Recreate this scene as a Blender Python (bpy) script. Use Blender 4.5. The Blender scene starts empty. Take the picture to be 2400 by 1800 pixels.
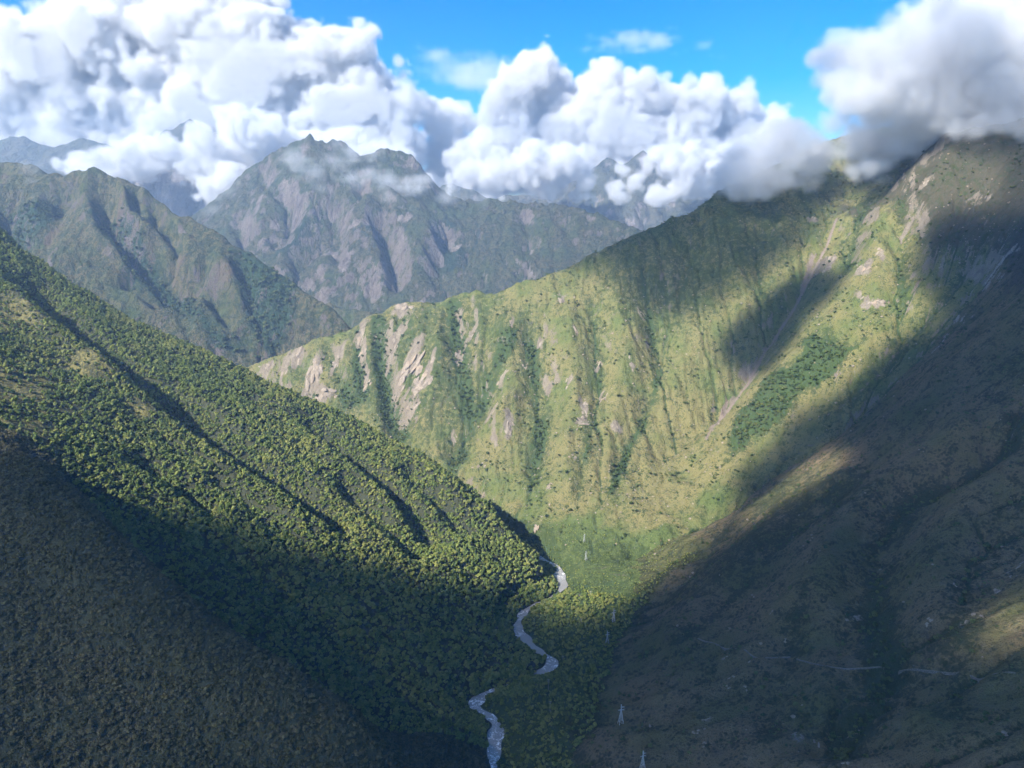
import bpy, bmesh, math, random
import numpy as np

# ------------------------------------------------------------------ camera, sky, sun, exposure
sc = bpy.context.scene
COL = sc.collection
PITCH = math.radians(12.2)
FPX, CX, CY = 1802.0, 1200.0, 900.0          # focal length and centre in photograph pixels (2400 x 1800)

cam_d = bpy.data.cameras.new('camera')
cam_d.sensor_fit = 'HORIZONTAL'
cam_d.angle = 2 * math.atan(1200.0 / FPX)
cam_d.clip_start = 1.0
cam_d.clip_end = 60000.0
cam = bpy.data.objects.new('camera', cam_d)
cam.rotation_euler = (math.radians(90) - PITCH, 0, 0)
COL.objects.link(cam)
sc.camera = cam

SUN_EL = math.radians(40.0)
SUN_H = np.array([-0.745, -0.667])             # horizontal direction towards the sun: left and behind
SUN = np.array([SUN_H[0] * math.cos(SUN_EL), SUN_H[1] * math.cos(SUN_EL), math.sin(SUN_EL)])

w = bpy.data.worlds.new('World')
sc.world = w
w.use_nodes = True
nt = w.node_tree
bg = nt.nodes['Background']
sky = nt.nodes.new('ShaderNodeTexSky')
sky.sky_type = 'NISHITA'
sky.sun_disc = False
sky.sun_elevation = SUN_EL
sky.sun_rotation = math.atan2(SUN_H[0], SUN_H[1])
sky.altitude = 2700.0
sky.air_density = 1.0
sky.dust_density = 0.0
sky.ozone_density = 3.0
hs = nt.nodes.new('ShaderNodeHueSaturation')
hs.inputs['Saturation'].default_value = 1.55
nt.links.new(sky.outputs[0], hs.inputs['Color'])
nt.links.new(hs.outputs[0], bg.inputs['Color'])
bg.inputs['Strength'].default_value = 0.09

sun_d = bpy.data.lights.new('sun', 'SUN')
sun_d.energy = 5.0
sun_d.angle = math.radians(0.5)
sun_d.color = (1.0, 0.95, 0.86)
sun = bpy.data.objects.new('sun', sun_d)
from mathutils import Vector
sun.rotation_euler = Vector(tuple(-SUN)).to_track_quat('-Z', 'Y').to_euler()
COL.objects.link(sun)

sc.view_settings.view_transform = 'Standard'
sc.view_settings.look = 'None'
sc.view_settings.gamma = 1.0
sc.view_settings.exposure = 1.4
sc.cycles.use_denoising = True
sc.cycles.max_bounces = 8
sc.cycles.diffuse_bounces = 1
sc.cycles.glossy_bounces = 2
sc.cycles.transmission_bounces = 2
sc.cycles.transparent_max_bounces = 24
sc.cycles.volume_bounces = 4
sc.cycles.volume_step_rate = 1.5
sc.cycles.volume_max_steps = 400
sc.cycles.use_adaptive_sampling = True
sc.cycles.adaptive_threshold = 0.04
sc.cycles.sample_clamp_indirect = 6.0

rng = np.random.default_rng(7)
random.seed(7)

def at(px, py, Y):
    """world point seen at a photograph pixel, Y metres ahead of the viewpoint"""
    a, b = (px - CX) / FPX, (CY - py) / FPX
    dy = math.cos(PITCH) + b * math.sin(PITCH)
    dz = -math.sin(PITCH) + b * math.cos(PITCH)
    return np.array([a * Y / dy, Y, dz * Y / dy])

def atz(px, py, z):
    a, b = (px - CX) / FPX, (CY - py) / FPX
    dy = math.cos(PITCH) + b * math.sin(PITCH)
    dz = -math.sin(PITCH) + b * math.cos(PITCH)
    return np.array([a * z / dz, dy * z / dz, z])

def to_px(P):
    P = np.asarray(P, float)
    d = P[..., 1] * math.cos(PITCH) - P[..., 2] * math.sin(PITCH)
    u = P[..., 1] * math.sin(PITCH) + P[..., 2] * math.cos(PITCH)
    d = np.where(d < 1, 1, d)
    return CX + P[..., 0] / d * FPX, CY - u / d * FPX, d

# ------------------------------------------------------------------ numpy noise and terrain tools
def vnoise(x, y, seed):
    """smooth gradient noise, about -1..1"""
    r = np.random.default_rng(seed)
    n = 256
    ang = r.uniform(0, 2 * np.pi, (n, n))
    gx, gy = np.cos(ang), np.sin(ang)
    xi, yi = np.floor(x).astype(np.int64), np.floor(y).astype(np.int64)
    fx, fy = x - xi, y - yi
    u, v = fx**3 * (fx * (fx * 6 - 15) + 10), fy**3 * (fy * (fy * 6 - 15) + 10)
    def g(ix, iy, dx, dy):
        a, b = ix % n, iy % n
        return gx[a, b] * dx + gy[a, b] * dy
    n00 = g(xi, yi, fx, fy); n10 = g(xi + 1, yi, fx - 1, fy)
    n01 = g(xi, yi + 1, fx, fy - 1); n11 = g(xi + 1, yi + 1, fx - 1, fy - 1)
    a = n00 + u * (n10 - n00); b = n01 + u * (n11 - n01)
    return (a + v * (b - a)) * 1.5

def fbm(x, y, scale, octaves, seed, gain=0.5, ridged=False):
    out = np.zeros_like(x, dtype=float); amp = 1.0; tot = 0
    for o in range(octaves):
        f = 2.03**o / scale
        v = vnoise(x * f + 17.3 * o, y * f - 9.1 * o, seed + o)
        if ridged: v = 1 - 2 * np.abs(v)
        out += amp * v; tot += amp; amp *= gain
    return out / tot

def blur(z, r):
    """three box passes of radius r cells"""
    r = int(max(1, r))
    for _ in range(3):
        for ax in (0, 1):
            p = np.pad(z, [(r + 1, r) if a == ax else (0, 0) for a in (0, 1)], mode='edge')
            c = np.cumsum(p, axis=ax)
            n = z.shape[ax]
            if ax == 0: z = (c[2 * r + 1:2 * r + 1 + n] - c[:n]) / (2 * r + 1)
            else: z = (c[:, 2 * r + 1:2 * r + 1 + n] - c[:, :n]) / (2 * r + 1)
    return z

def bil(Z, gx, gy):
    """bilinear lookup at fractional grid indices (gy rows, gx cols)"""
    h, w_ = Z.shape
    gx = np.clip(gx, 0, w_ - 1.001); gy = np.clip(gy, 0, h - 1.001)
    i, j = gy.astype(int), gx.astype(int)
    fy, fx = gy - i, gx - j
    return (Z[i, j] * (1 - fx) + Z[i, j + 1] * fx) * (1 - fy) + (Z[i + 1, j] * (1 - fx) + Z[i + 1, j + 1] * fx) * fy

def densify(pts, step):
    pts = np.asarray(pts, float); out = [pts[:1]]
    for a, b in zip(pts[:-1], pts[1:]):
        n = max(1, int(np.ceil(np.linalg.norm((b - a)[:2]) / step)))
        t = np.linspace(0, 1, n + 1)[1:, None]
        out.append(a + (b - a) * t)
    return np.concatenate(out)

def smooth_line(pts, n=2):
    pts = np.asarray(pts, float)
    for _ in range(n):
        q = [pts[0]]
        for a, b in zip(pts[:-1], pts[1:]): q += [a * .75 + b * .25, a * .25 + b * .75]
        q.append(pts[-1]); pts = np.array(q)
    return pts

def relax(Z, M, V, it):
    """Laplace surface through the fixed cells M"""
    h, w_ = Z.shape
    ii, jj = np.indices((h, w_))
    om = 1.92
    for k in range(it):
        for par in (0, 1):
            p = np.pad(Z, 1, mode='edge')
            a = (p[:-2, 1:-1] + p[2:, 1:-1] + p[1:-1, :-2] + p[1:-1, 2:]) / 4
            m = ((ii + jj) % 2 == par) & ~M
            Z[m] += om * (a[m] - Z[m])
    Z[M] = V[M]
    return Z

class Field:
    """a height field z(x, y) on a regular world grid"""
    def __init__(s, x0, x1, y0, y1, dx):
        s.x0, s.y0, s.dx = x0, y0, dx
        s.w, s.h = int((x1 - x0) / dx) + 1, int((y1 - y0) / dx) + 1
        s.X, s.Y = np.meshgrid(x0 + np.arange(s.w) * dx, y0 + np.arange(s.h) * dx)
    def base(s, lines, step):
        Z = None
        for st in (step * 4, step * 2, step):
            w_, h = int(s.w * s.dx / st) + 2, int(s.h * s.dx / st) + 2
            S = np.zeros((h, w_)); C = np.zeros((h, w_))
            for L in lines:
                d = densify(L, st * .5)
                j = np.round((d[:, 0] - s.x0) / st).astype(int); i = np.round((d[:, 1] - s.y0) / st).astype(int)
                ok = (i >= 0) & (i < h) & (j >= 0) & (j < w_)
                np.add.at(S, (i[ok], j[ok]), d[ok, 2]); np.add.at(C, (i[ok], j[ok]), 1)
            M = C > 0; V = np.where(M, S / np.maximum(C, 1), 0)
            if Z is None: Z = np.full((h, w_), V[M].mean())
            else:
                gi, gj = np.indices((h, w_))
                Z = bil(Z, gj * .5, gi * .5)
            Z[M] = V[M]
            Z = relax(Z, M, V, 260)
        s.Z = bil(Z, (s.X - s.x0) / step, (s.Y - s.y0) / step)
        s.Z = blur(s.Z, 6.0 / s.dx * 1.2)
    def z(s, x, y):
        return bil(s.Z, (np.asarray(x, float) - s.x0) / s.dx, (np.asarray(y, float) - s.y0) / s.dx)
    def inside(s, x, y):
        return (x >= s.x0) & (x <= s.x0 + (s.w - 1) * s.dx) & (y >= s.y0) & (y <= s.y0 + (s.h - 1) * s.dx)
    def hit(s, px, py, y0=None):
        """first meeting of a sight line with the ground"""
        Y = np.arange(max(s.y0, y0 or 0) + 1, s.y0 + (s.h - 1) * s.dx, 3.0)
        p = at(px, py, 1.0)
        x, z = p[0] * Y, p[2] * Y
        ok = s.inside(x, Y)
        below = ok & (s.z(x, Y) >= z)
        k = np.argmax(below) if below.any() else np.argmin(np.where(ok, z - s.z(x, Y), 1e9))
        return np.array([x[k], Y[k], s.z(x[k], Y[k])])
    def line(s, pix, y0=None):
        return smooth_line([s.hit(a, b, y0) for a, b in pix], 2)
    def dist(s, L, reach):
        """distance to a world polyline, and how far along it (0..1), within reach"""
        D = np.full(s.Z.shape, 1e9); T = np.zeros(s.Z.shape)
        L = np.asarray(L); seg = np.linalg.norm(np.diff(L[:, :2], axis=0), axis=1); cum = np.concatenate([[0], np.cumsum(seg)])
        for k in range(len(L) - 1):
            a, b = L[k, :2], L[k + 1, :2]
            j0 = int(max(0, (min(a[0], b[0]) - reach - s.x0) / s.dx)); j1 = int(min(s.w, (max(a[0], b[0]) + reach - s.x0) / s.dx + 2))
            i0 = int(max(0, (min(a[1], b[1]) - reach - s.y0) / s.dx)); i1 = int(min(s.h, (max(a[1], b[1]) + reach - s.y0) / s.dx + 2))
            if j1 <= j0 or i1 <= i0: continue
            X, Y = s.X[i0:i1, j0:j1], s.Y[i0:i1, j0:j1]
            ab = b - a; l2 = max(ab @ ab, 1e-9)
            t = np.clip(((X - a[0]) * ab[0] + (Y - a[1]) * ab[1]) / l2, 0, 1)
            d = np.hypot(X - a[0] - t * ab[0], Y - a[1] - t * ab[1])
            sub = D[i0:i1, j0:j1]; m = d < sub
            sub[m] = d[m]; T[i0:i1, j0:j1][m] = ((cum[k] + t * seg[k]) / cum[-1])[m]
        return D, T
    def carve(s, L, depth, width, ends=0.15):
        """lower (depth > 0) or raise (depth < 0) the ground along a line, V shaped"""
        D, T = s.dist(L, width)
        f = np.clip(1 - D / width, 0, 1)
        f = f * f * (3 - 2 * f) * .5 + f * .5
        e = np.clip(np.minimum(T, 1 - T) / max(ends, 1e-3), 0, 1)
        s.Z -= depth * f * e
    def flow(s, sink=None):
        z = s.Z; h, w_ = z.shape; N = h * w_
        best = np.zeros((h, w_)); rec = np.arange(N).reshape(h, w_).copy(); idx = np.arange(N).reshape(h, w_)
        for di, dj in ((-1,0),(1,0),(0,-1),(0,1),(-1,-1),(-1,1),(1,-1),(1,1)):
            a = (slice(max(0, -di), h - max(0, di)), slice(max(0, -dj), w_ - max(0, dj)))
            b = (slice(max(0, di), h + min(0, di)), slice(max(0, dj), w_ + min(0, dj)))
            sl = (z[a] - z[b]) / math.hypot(di, dj)
            m = sl > best[a]
            best[a] = np.where(m, sl, best[a]); rec[a] = np.where(m, idx[b], rec[a])
        rec = rec.ravel()
        if sink is not None:
            k = sink.ravel(); rec[k] = np.arange(N)[k]
        lev = (rec != np.arange(N)).astype(np.int32); r = rec.copy()
        for _ in range(14):
            lev = lev + lev[r]; r2 = r[r]
            if np.array_equal(r2, r): break
            r = r2
        order = np.argsort(lev, kind='stable'); cuts = np.searchsorted(lev[order], np.arange(lev.max() + 2))
        A = np.ones(N)
        for l in range(lev.max(), 0, -1):
            k = order[cuts[l]:cuts[l + 1]]
            A += np.bincount(rec[k], A[k], minlength=N) if len(k) > 60000 else 0
            if len(k) <= 60000: np.add.at(A, rec[k], A[k])
        return rec, order, cuts, A
    def erode(s, n, K, m=0.45, diff=0.06, sink=None, seed=0):
        for it in range(n):
            rec, order, cuts, A = s.flow(sink)
            F = K * (A * s.dx * s.dx)**m / s.dx
            z = s.Z.ravel().copy()
            for l in range(1, len(cuts) - 1):
                k = order[cuts[l]:cuts[l + 1]]
                f = F[k]; z[k] = (z[k] + f * z[rec[k]]) / (1 + f)
            Z = z.reshape(s.Z.shape)
            p = np.pad(Z, 1, mode='edge')
            lap = p[:-2, 1:-1] + p[2:, 1:-1] + p[1:-1, :-2] + p[1:-1, 2:] - 4 * Z
            s.Z = Z + diff * lap
        s.A = A.reshape(s.Z.shape) * s.dx * s.dx
    def refit(s, lines, sig):
        """pull the crests back to their surveyed heights"""
        num = np.zeros(s.Z.shape); den = np.zeros(s.Z.shape)
        for L in lines:
            d = densify(L, s.dx * 2); d = d[s.inside(d[:, 0], d[:, 1])]
            if not len(d): continue
            r = d[:, 2] - s.z(d[:, 0], d[:, 1])
            i = np.round((d[:, 1] - s.y0) / s.dx).astype(int); j = np.round((d[:, 0] - s.x0) / s.dx).astype(int)
            np.add.at(num, (i, j), r); np.add.at(den, (i, j), 1)
        num, den = blur(num, sig / s.dx), blur(den, sig / s.dx)
        pk = den.max()
        s.Z += num / (den + pk * 0.06)
    def normals(s):
        gy, gx = np.gradient(s.Z, s.dx)
        n = np.stack([-gx, -gy, np.ones_like(gx)], -1)
        return n / np.linalg.norm(n, axis=-1, keepdims=True)
    def slope(s):
        gy, gx = np.gradient(s.Z, s.dx)
        return np.hypot(gx, gy)
    def mesh(s, name, mat, mask=None, attrs=None):
        """the cells of the field under mask as one mesh"""
        h, w_ = s.Z.shape
        q = np.ones((h - 1, w_ - 1), bool) if mask is None else mask[:-1, :-1]
        i, j = np.nonzero(q)
        f = np.stack([i * w_ + j, i * w_ + j + 1, (i + 1) * w_ + j + 1, (i + 1) * w_ + j], 1)
        used = np.unique(f); remap = np.zeros(h * w_, np.int64); remap[used] = np.arange(len(used)); f = remap[f]
        co = np.stack([s.X.ravel()[used], s.Y.ravel()[used], s.Z.ravel()[used]], 1)
        me = bpy.data.meshes.new(name)
        me.vertices.add(len(co)); me.vertices.foreach_set('co', co.astype(np.float32).ravel())
        me.loops.add(f.size); me.loops.foreach_set('vertex_index', f.astype(np.int32).ravel())
        me.polygons.add(len(f)); me.polygons.foreach_set('loop_start', np.arange(0, f.size, 4, dtype=np.int32))
        me.polygons.foreach_set('use_smooth', np.ones(len(f), bool))
        me.update()
        for k, v in (attrs or {}).items():
            a = me.attributes.new(k, 'FLOAT', 'POINT'); a.data.foreach_set('value', v.ravel()[used].astype(np.float32))
        me.materials.append(mat)
        o = bpy.data.objects.new(name, me); COL.objects.link(o)
        return o

def tag(o, label=None, cat=None, group=None, kind=None):
    if label: o['label'] = label
    if cat: o['category'] = cat
    if group: o['group'] = group
    if kind: o['kind'] = kind
    return o

# ------------------------------------------------------------------ the near valley
RZ = -655.0
river_px = [(1156,1800),(1158,1758),(1161,1725),(1167,1698),(1150,1679),(1123,1663),(1110,1652),(1123,1636),(1140,1625),(1172,1611),
            (1207,1600),(1240,1590),(1262,1579),(1289,1565),(1297,1549),(1272,1530),(1248,1516),(1226,1494),(1213,1475),(1215,1456),
            (1224,1437),(1245,1421),(1289,1402),(1321,1378),(1317,1362),(1310,1345),(1313,1332)]
river = [np.array([60, 240, RZ]), np.array([40, 500, RZ]), np.array([0, 680, RZ])] + [atz(a, b, RZ) for a, b in river_px] + \
        [np.array([x, y, RZ]) for x, y in ((55,1410),(-60,1510),(-260,1650),(-520,1830),(-830,2050),(-1100,2350),(-1180,2700))]
river = smooth_line(river, 2)

def P(*rows): return np.array([at(*r) for r in rows])
def W(*rows): return np.array(rows, float)

left_crest = np.concatenate([W((-1750, 1990, 240)), P((0,537,1800),(41,583,1790),(90,613,1775),(174,673,1750),(330,765,1700),(500,835,1650),(570,870,1625),
    (640,905,1600),(720,940,1570),(830,985,1530),(900,1025,1500),(1006,1078,1455),(1080,1135,1410),(1140,1190,1375),(1200,1258,1340),(1260,1312,1312),(1295,1350,1296))])
near_crest = np.concatenate([W((-1750, 1150, 190), (-1150, 1060, -70)), P((-150,985,980),(20,1065,925),(92,1084,900),(168,1171,840),(233,1220,805),(347,1339,760),(412,1399,742),(477,1464,728),
    (543,1502,716),(624,1535,705),(722,1600,690),(808,1660,672),(868,1736,655),(922,1800,645),(985,1900,625))])
hollow = np.concatenate([P((150,1112,1020),(290,1270,960),(470,1450,900),(680,1600,850),(850,1700,832),(1000,1712,835)), [river[np.argmin(abs(river[:,1]-850))]]])
left_valley = W((-1750,420,-120),(-1100,400,-380),(-560,400,-560),(-250,380,-640),(30,370,RZ))
left_front = P((0,1800,575),(300,1800,590),(600,1800,610))
foot_r = W((90,250,-628),(100,500,-628),(75,700,-628),(72,823,-618),(105,950,-625),(165,1140,-634),(237,1326,-616),(300,1400,-590))
foot_c = W((120,1440,-612),(47,1440,-622),(-20,1490,-630))
bench = W((110,1340,-640),(190,1300,-630))
rib1 = np.concatenate([P((1525,1338,1285),(1580,1292,1290),(1705,1236,1296),(1743,1195,1300),(1850,1128,1300),(1949,1074,1300),(2040,1005,1290),(2130,930,1280),(2270,810,1265),(2400,705,1250)), W((1100,1230,70),(1400,1200,260),(1750,1180,430))])
basin = P((1490,1335,1350),(1575,1275,1385),(1705,1220,1420),(1800,1135,1450),(1950,1045,1480),(2090,915,1510),(2200,800,1530),(2300,680,1550),(2400,530,1570))
inter = P((1600,1130,1560),(1720,1010,1610),(1850,880,1660),(1960,740,1730),(2040,590,1830),(2082,463,1980))
scar_line = P((1560,1085,1640),(1640,1020,1690),(1703,951,1740),(1756,882,1790),(1813,788,1860),(1878,682,1940),(1931,585,2020),(1960,520,2090))
spur = np.concatenate([W((-1020,2330,-650)), P((480,905,2200),(570,868,2150),(658,833,2140),(734,799,2135),(820,777,2135),(835,764,2135),(858,743,2140),(899,737,2145),(937,707,2150),(968,710,2145),
    (1032,710,2130),(1070,691,2115),(1120,682,2090),(1140,692,2080),(1184,687,2065),(1206,668,2060),(1277,655,2060),(1296,647,2065),(1347,622,2085),(1380,600,2100),
    (1442,571,2130),(1496,549,2160),(1542,530,2180),(1578,511,2190),(1600,507,2200),(1642,491,2230),(1695,442,2290),(1760,420,2360),(1830,385,2430),(1907,355,2500),(1980,320,2580)), W((1300,2600,300),(1750,2700,330))])
right_top = np.concatenate([P((2030,490,2060),(2082,463,2000),(2110,418,1985),(2171,353,1960),(2216,315,1940),(2300,300,1900),(2400,288,1860)), W((1450,1780,300),(1750,1700,400))])
saddle = P((2010,500,2090),(1980,430,2300),(1970,370,2480))
back_valley = W((-900,2700,-660),(-300,2640,-660),(300,2700,-600),(900,2700,-350))
right_edge = W((1750,250,330),(1750,700,400),(1750,1180,430))
left_edge = W((-1750,420,-120),(-1750,760,60),(-1750,1150,190),(-1750,1990,240),(-1750,2700,60))
near_bottom = W((-1750,250,-200),(-900,250,-420))

A = Field(-1700, 1700, 252, 2680, 4.0)
linesA = [river, left_crest, near_crest, hollow, left_valley, left_front, foot_r, foot_c, bench, rib1, basin, inter, scar_line, spur, right_top, saddle,
          back_valley, right_edge, left_edge, near_bottom]
A.base(linesA, 12.0)
riverD, _ = A.dist(river, 220)

# gullies and ribs read off the photograph, laid on the ground they cross
gul = []
def gully(pix, depth, width, F=A, y0=None, keep=True, ends=.15):
    L = F.line(pix, y0)
    F.carve(L, depth, width, ends)
    if keep: gul.append(L)
    return L
# spur face
g_dark = gully([(886,760),(893,820),(905,900),(922,980),(945,1040)], 42, 40)
g_mid = gully([(1200,800),(1150,900),(1101,998),(1066,1093)], 30, 75)
g_veg = gully([(1235,740),(1250,850),(1268,950),(1262,1050),(1250,1140)], 32, 80)
gully([(1060,705),(1078,800),(1090,900),(1100,990)], 24, 55)
g_four = gully([(1500,640),(1530,760),(1548,860),(1520,960),(1470,1050),(1430,1160)], 30, 85)
gully([(1380,700),(1400,800),(1410,900),(1380,1040),(1350,1170)], 18, 60)
gully([(760,810),(790,880),(830,960)], 16, 35)
gully([(690,840),(715,890),(740,920)], 14, 30)
gully([(835,790),(845,860),(850,930)], 20, 35)
gully([(1640,560),(1600,680),(1560,800),(1545,870)], 22, 80)
gully([(1780,520),(1770,600),(1790,700)], 20, 60)
for pix, d_, w_ in (([(1310,690),(1335,800),(1345,930),(1330,1060),(1310,1190)], 22, 70), ([(1180,720),(1195,830),(1190,930),(1150,1050)], 22, 55),
                    ([(1440,650),(1465,770),(1478,900),(1430,1030),(1400,1150)], 24, 80), ([(1560,900),(1520,1010),(1480,1120)], 18, 60),
                    ([(975,720),(985,800),(975,900)], 14, 45), ([(1020,720),(1030,790),(1010,960),(1000,1040)], 18, 45), ([(1620,760),(1600,860),(1560,960)], 14, 60)):
    L = A.line(pix); A.carve(L, -d_, w_)
# basin and right mountain
g_scar = A.line([(1960,520),(1931,585),(1899,638),(1878,682),(1838,747),(1813,788),(1785,829),(1756,882),(1703,951),(1660,1012)])
A.carve(g_scar, 14, 40, .1)
gully([(2110,480),(2115,560),(2120,640),(2112,740),(2090,800)], 22, 60)
g_scree = gully([(2315,560),(2240,660),(2150,760),(2050,870),(1940,985)], 20, 60)
gully([(2030,480),(2000,560),(1985,640)], 18, 50)
for pix, d_, w_ in (([(2060,480),(2060,560),(2050,650),(2030,750)], 18, 55), ([(2190,380),(2190,500),(2180,640)], 20, 60)):
    A.carve(A.line(pix), -d_, w_)
# right wall, shaded
g_r2 = gully([(2395,985),(2290,1105),(2180,1130),(2110,1180),(2060,1260),(2050,1380),(2060,1470),(2092,1570),(2040,1640),(1990,1690),(1975,1800)], 34, 70, ends=.05)
gully([(2400,1180),(2300,1300),(2250,1420),(2240,1560),(2230,1720)], 16, 60)
gully([(1950,1150),(1850,1250),(1780,1330),(1700,1420),(1620,1500)], 12, 60)
gully([(1870,1420),(1850,1540),(1815,1660),(1805,1750)], 16, 45)
gully([(1700,1240),(1640,1320),(1570,1400),(1500,1470)], 12, 60)
for pix, d_, w_ in (([(2300,1000),(2150,1080),(2020,1180),(1950,1300),(1900,1420),(1800,1500)], 22, 80), ([(2400,1080),(2200,1300),(2160,1480),(2130,1620)], 22, 80),
                    ([(2000,1100),(1850,1210),(1750,1310),(1640,1430),(1540,1540)], 14, 60)):
    A.carve(A.line(pix), -d_, w_, .05)
X, Y = A.X, A.Y
amp = np.clip((riverD - 20) / 90, 0.05, 1)
A.Z += amp * (fbm(X, Y, 260, 3, 11) * 16 + fbm(X, Y, 70, 4, 21) * 8 + fbm(X, Y, 22, 2, 31) * 2.2)
ridge_side = np.clip((Y - 1450) / 120, 0, 1) * np.clip((X + 700) / 200, 0, 1)
A.Z += ridge_side * amp * fbm(X + fbm(X, Y, 120, 2, 15) * 30, Y * .2, 42, 3, 17, .6, True) * 9
A.Z += (1 - ridge_side) * np.clip((X - 150) / 150, 0, 1) * fbm(X * .2, Y + fbm(X, Y, 120, 2, 16) * 30, 46, 3, 19, .6, True) * 7
sinkA = riverD < 14
A.erode(9, 0.012, .5, .03, sinkA)
A.Z = np.maximum(A.Z, blur(A.Z, 2) - 4.0)
# left forest slope: sharp spurs whose far sides stay in shade
LS = [([(330,880),(460,1000),(560,1070),(700,1160),(830,1260)], 84, 68), ([(60,640),(150,760),(250,850),(330,900)], 72, 60), ([(700,960),(800,1060),(900,1130),(990,1230),(1050,1310)], 46, 44),
      ([(985,1075),(1060,1130),(1140,1200)], 16, 22), ([(780,1120),(860,1180),(940,1250),(1000,1320)], 34, 38), ([(300,1060),(420,1130),(520,1200)], 28, 38), ([(560,920),(680,1000),(760,1060)], 16, 26),
      ([(940,1090),(1030,1180),(1110,1270)], 28, 34), ([(130,700),(230,790),(330,850)], 16, 26), ([(450,930),(560,1010),(640,1070)], 12, 22), ([(480,1110),(600,1190),(700,1270)], 14, 26)]
LS = [(A.line(pix), d_, w_) for pix, d_, w_ in LS]
LR = [([(300,890),(430,1010),(540,1090),(680,1185),(800,1280)], 46, 60), ([(40,670),(130,780),(230,870),(300,930)], 40, 55), ([(680,985),(780,1085),(880,1155),(970,1255)], 24, 40), ([(1050,1120),(1130,1200),(1190,1270),(1230,1320)], 10, 24)]
LR = [(A.line(pix), d_, w_) for pix, d_, w_ in LR]
for L, d_, w_ in LR: A.carve(L, -d_, w_)
for L, d_, w_ in LS: A.carve(L, d_, w_)
A.carve(A.line([(1075,1120),(1130,1175),(1185,1215)]), 12, 22)
A.refit([left_crest, near_crest, rib1, spur, right_top], 24)
A.Z += amp * (fbm(X, Y, 30, 3, 41, ridged=True) * 2.6)
# the river keeps its bed
bed = np.clip((riverD - 11) / 16, 0, 1)
A.Z = np.where(riverD < 40, np.minimum(A.Z, RZ - 2.5 + bed * 9 + np.clip(riverD - 27, 0, 99) * .5), A.Z)
A.Z = np.where(riverD >= 14, np.maximum(A.Z, RZ + 1.0), A.Z)

# ------------------------------------------------------------------ far left mountain and the low hill behind it
far_left_crest = np.concatenate([W((-3500,3600,420)), P((-250,360,3500),(0,383,3450),(68,386,3430),(108,410,3400),(152,413,3380),(190,402,3350),(230,398,3320),(252,413,3310),(287,426,3300),
    (320,443,3290),(336,451,3280),(363,480,3265),(388,497,3250),(439,513,3230),(475,532,3210),(523,556,3180),(542,575,3160),(600,605,3120),(619,621,3105),(690,668,3050),
    (736,700,3010),(772,723,2970),(820,773,2920),(880,830,2870)), W((-420,2840,-690))])
low_hill = np.concatenate([W((-900,3900,-560)), P((740,720,3620),(782,729,3560),(823,731,3540),(851,734,3520),(940,760,3500)), W((0,3450,-690))])
B = Field(-3450, 700, 2300, 4100, 8.0)
linesB = [far_left_crest, low_hill, W((-3500,2300,-330),(-2600,2330,-480),(-1800,2380,-620),(-1150,2480,-690),(-900,2700,-690),(-300,2800,-692),(100,2900,-692),(700,3000,-692)),
          W((-420,2840,-690),(-500,3100,-690),(-700,3350,-680),(-1100,3700,-640),(-1500,4100,-600)), W((-3500,4100,0),(-2500,4100,-200)), W((700,3000,-692),(700,4100,-692))]
B.base(linesB, 24.0)
for pix, d_, w_ in (([(246,425),(247,480),(262,530),(300,570),(360,640),(430,720)], 60, 75), ([(310,435),(322,480),(326,520)], 40, 50), ([(350,555),(372,610),(410,650),(450,690)], 50, 60),
                    ([(340,455),(370,510),(410,560),(425,620)], 34, 50), ([(448,670),(470,705)], 30, 40), ([(150,420),(150,480),(120,540),(75,600)], 60, 110),
                    ([(0,450),(30,520),(70,600)], 40, 90), ([(460,640),(520,720),(560,780)], 30, 60), ([(285,640),(340,690),(390,730)], 30, 50), ([(560,600),(580,680),(620,780)], 26, 60)):
    gully(pix, d_ * 1.7, w_ * .9, B, keep=False)
for pix, d_, w_ in (([(232,402),(190,480),(140,560),(100,610)], 46, 90), ([(255,420),(290,500),(330,560),(400,640)], 30, 60), ([(215,480),(230,560),(300,640)], 24, 60),
                    ([(430,560),(450,640),(500,700)], 20, 60), ([(500,600),(540,680),(570,760)], 20, 60)):
    B.carve(B.line(pix), -d_, w_)
X, Y = B.X, B.Y
B.Z += fbm(X, Y, 420, 3, 51) * 34 + fbm(X, Y, 130, 4, 61, .55, True) * 30
B.erode(10, 0.016, .5, .01)
B.refit([far_left_crest, low_hill], 36)
B.Z += fbm(X, Y, 45, 3, 71, ridged=True) * 7

# ------------------------------------------------------------------ the rocky massif across the head of the valley
massif_crest = np.concatenate([W((-2900,5600,150)), P((430,560,5350),(500,494,5300),(541,451,5250),(581,405,5200),(636,369,5150),(663,354,5120),(701,338,5080),(722,324,5050),(736,334,5050),(766,345,5050),
    (806,332,5050),(839,380,5030),(870,372,5000),(888,362,4980),(912,358,4960),(958,365,4920),(977,388,4900),(1013,440,4860),(1029,480,4840),(1073,488,4800),(1127,479,4780),
    (1176,477,4760),(1190,484,4750),(1230,485,4740),(1271,491,4720),(1306,488,4700),(1353,498,4650),(1393,508,4600),(1423,526,4550),(1461,536,4500),(1488,550,4460)), W((1400,4300,-260),(2200,4200,-400))])
C = Field(-3000, 2300, 3720, 6000, 10.0)
linesC = [massif_crest, W((-3000,4600,-250),(-2200,4300,-480),(-1500,4000,-620),(-900,3760,-700),(0,3720,-720),(800,3720,-700),(2300,3720,-640)),
          W((-3000,6000,-300),(-1000,6000,-300),(600,5800,-320),(2300,5600,-400)),
          P((910,362,4960),(930,470,4600),(960,560,4350),(985,650,4120)), P((722,326,5050),(740,430,4750),(690,560,4400),(660,640,4200)),
          P((1160,480,4760),(1150,570,4450),(1120,660,4180))]
C.base(linesC, 30.0)
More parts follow.
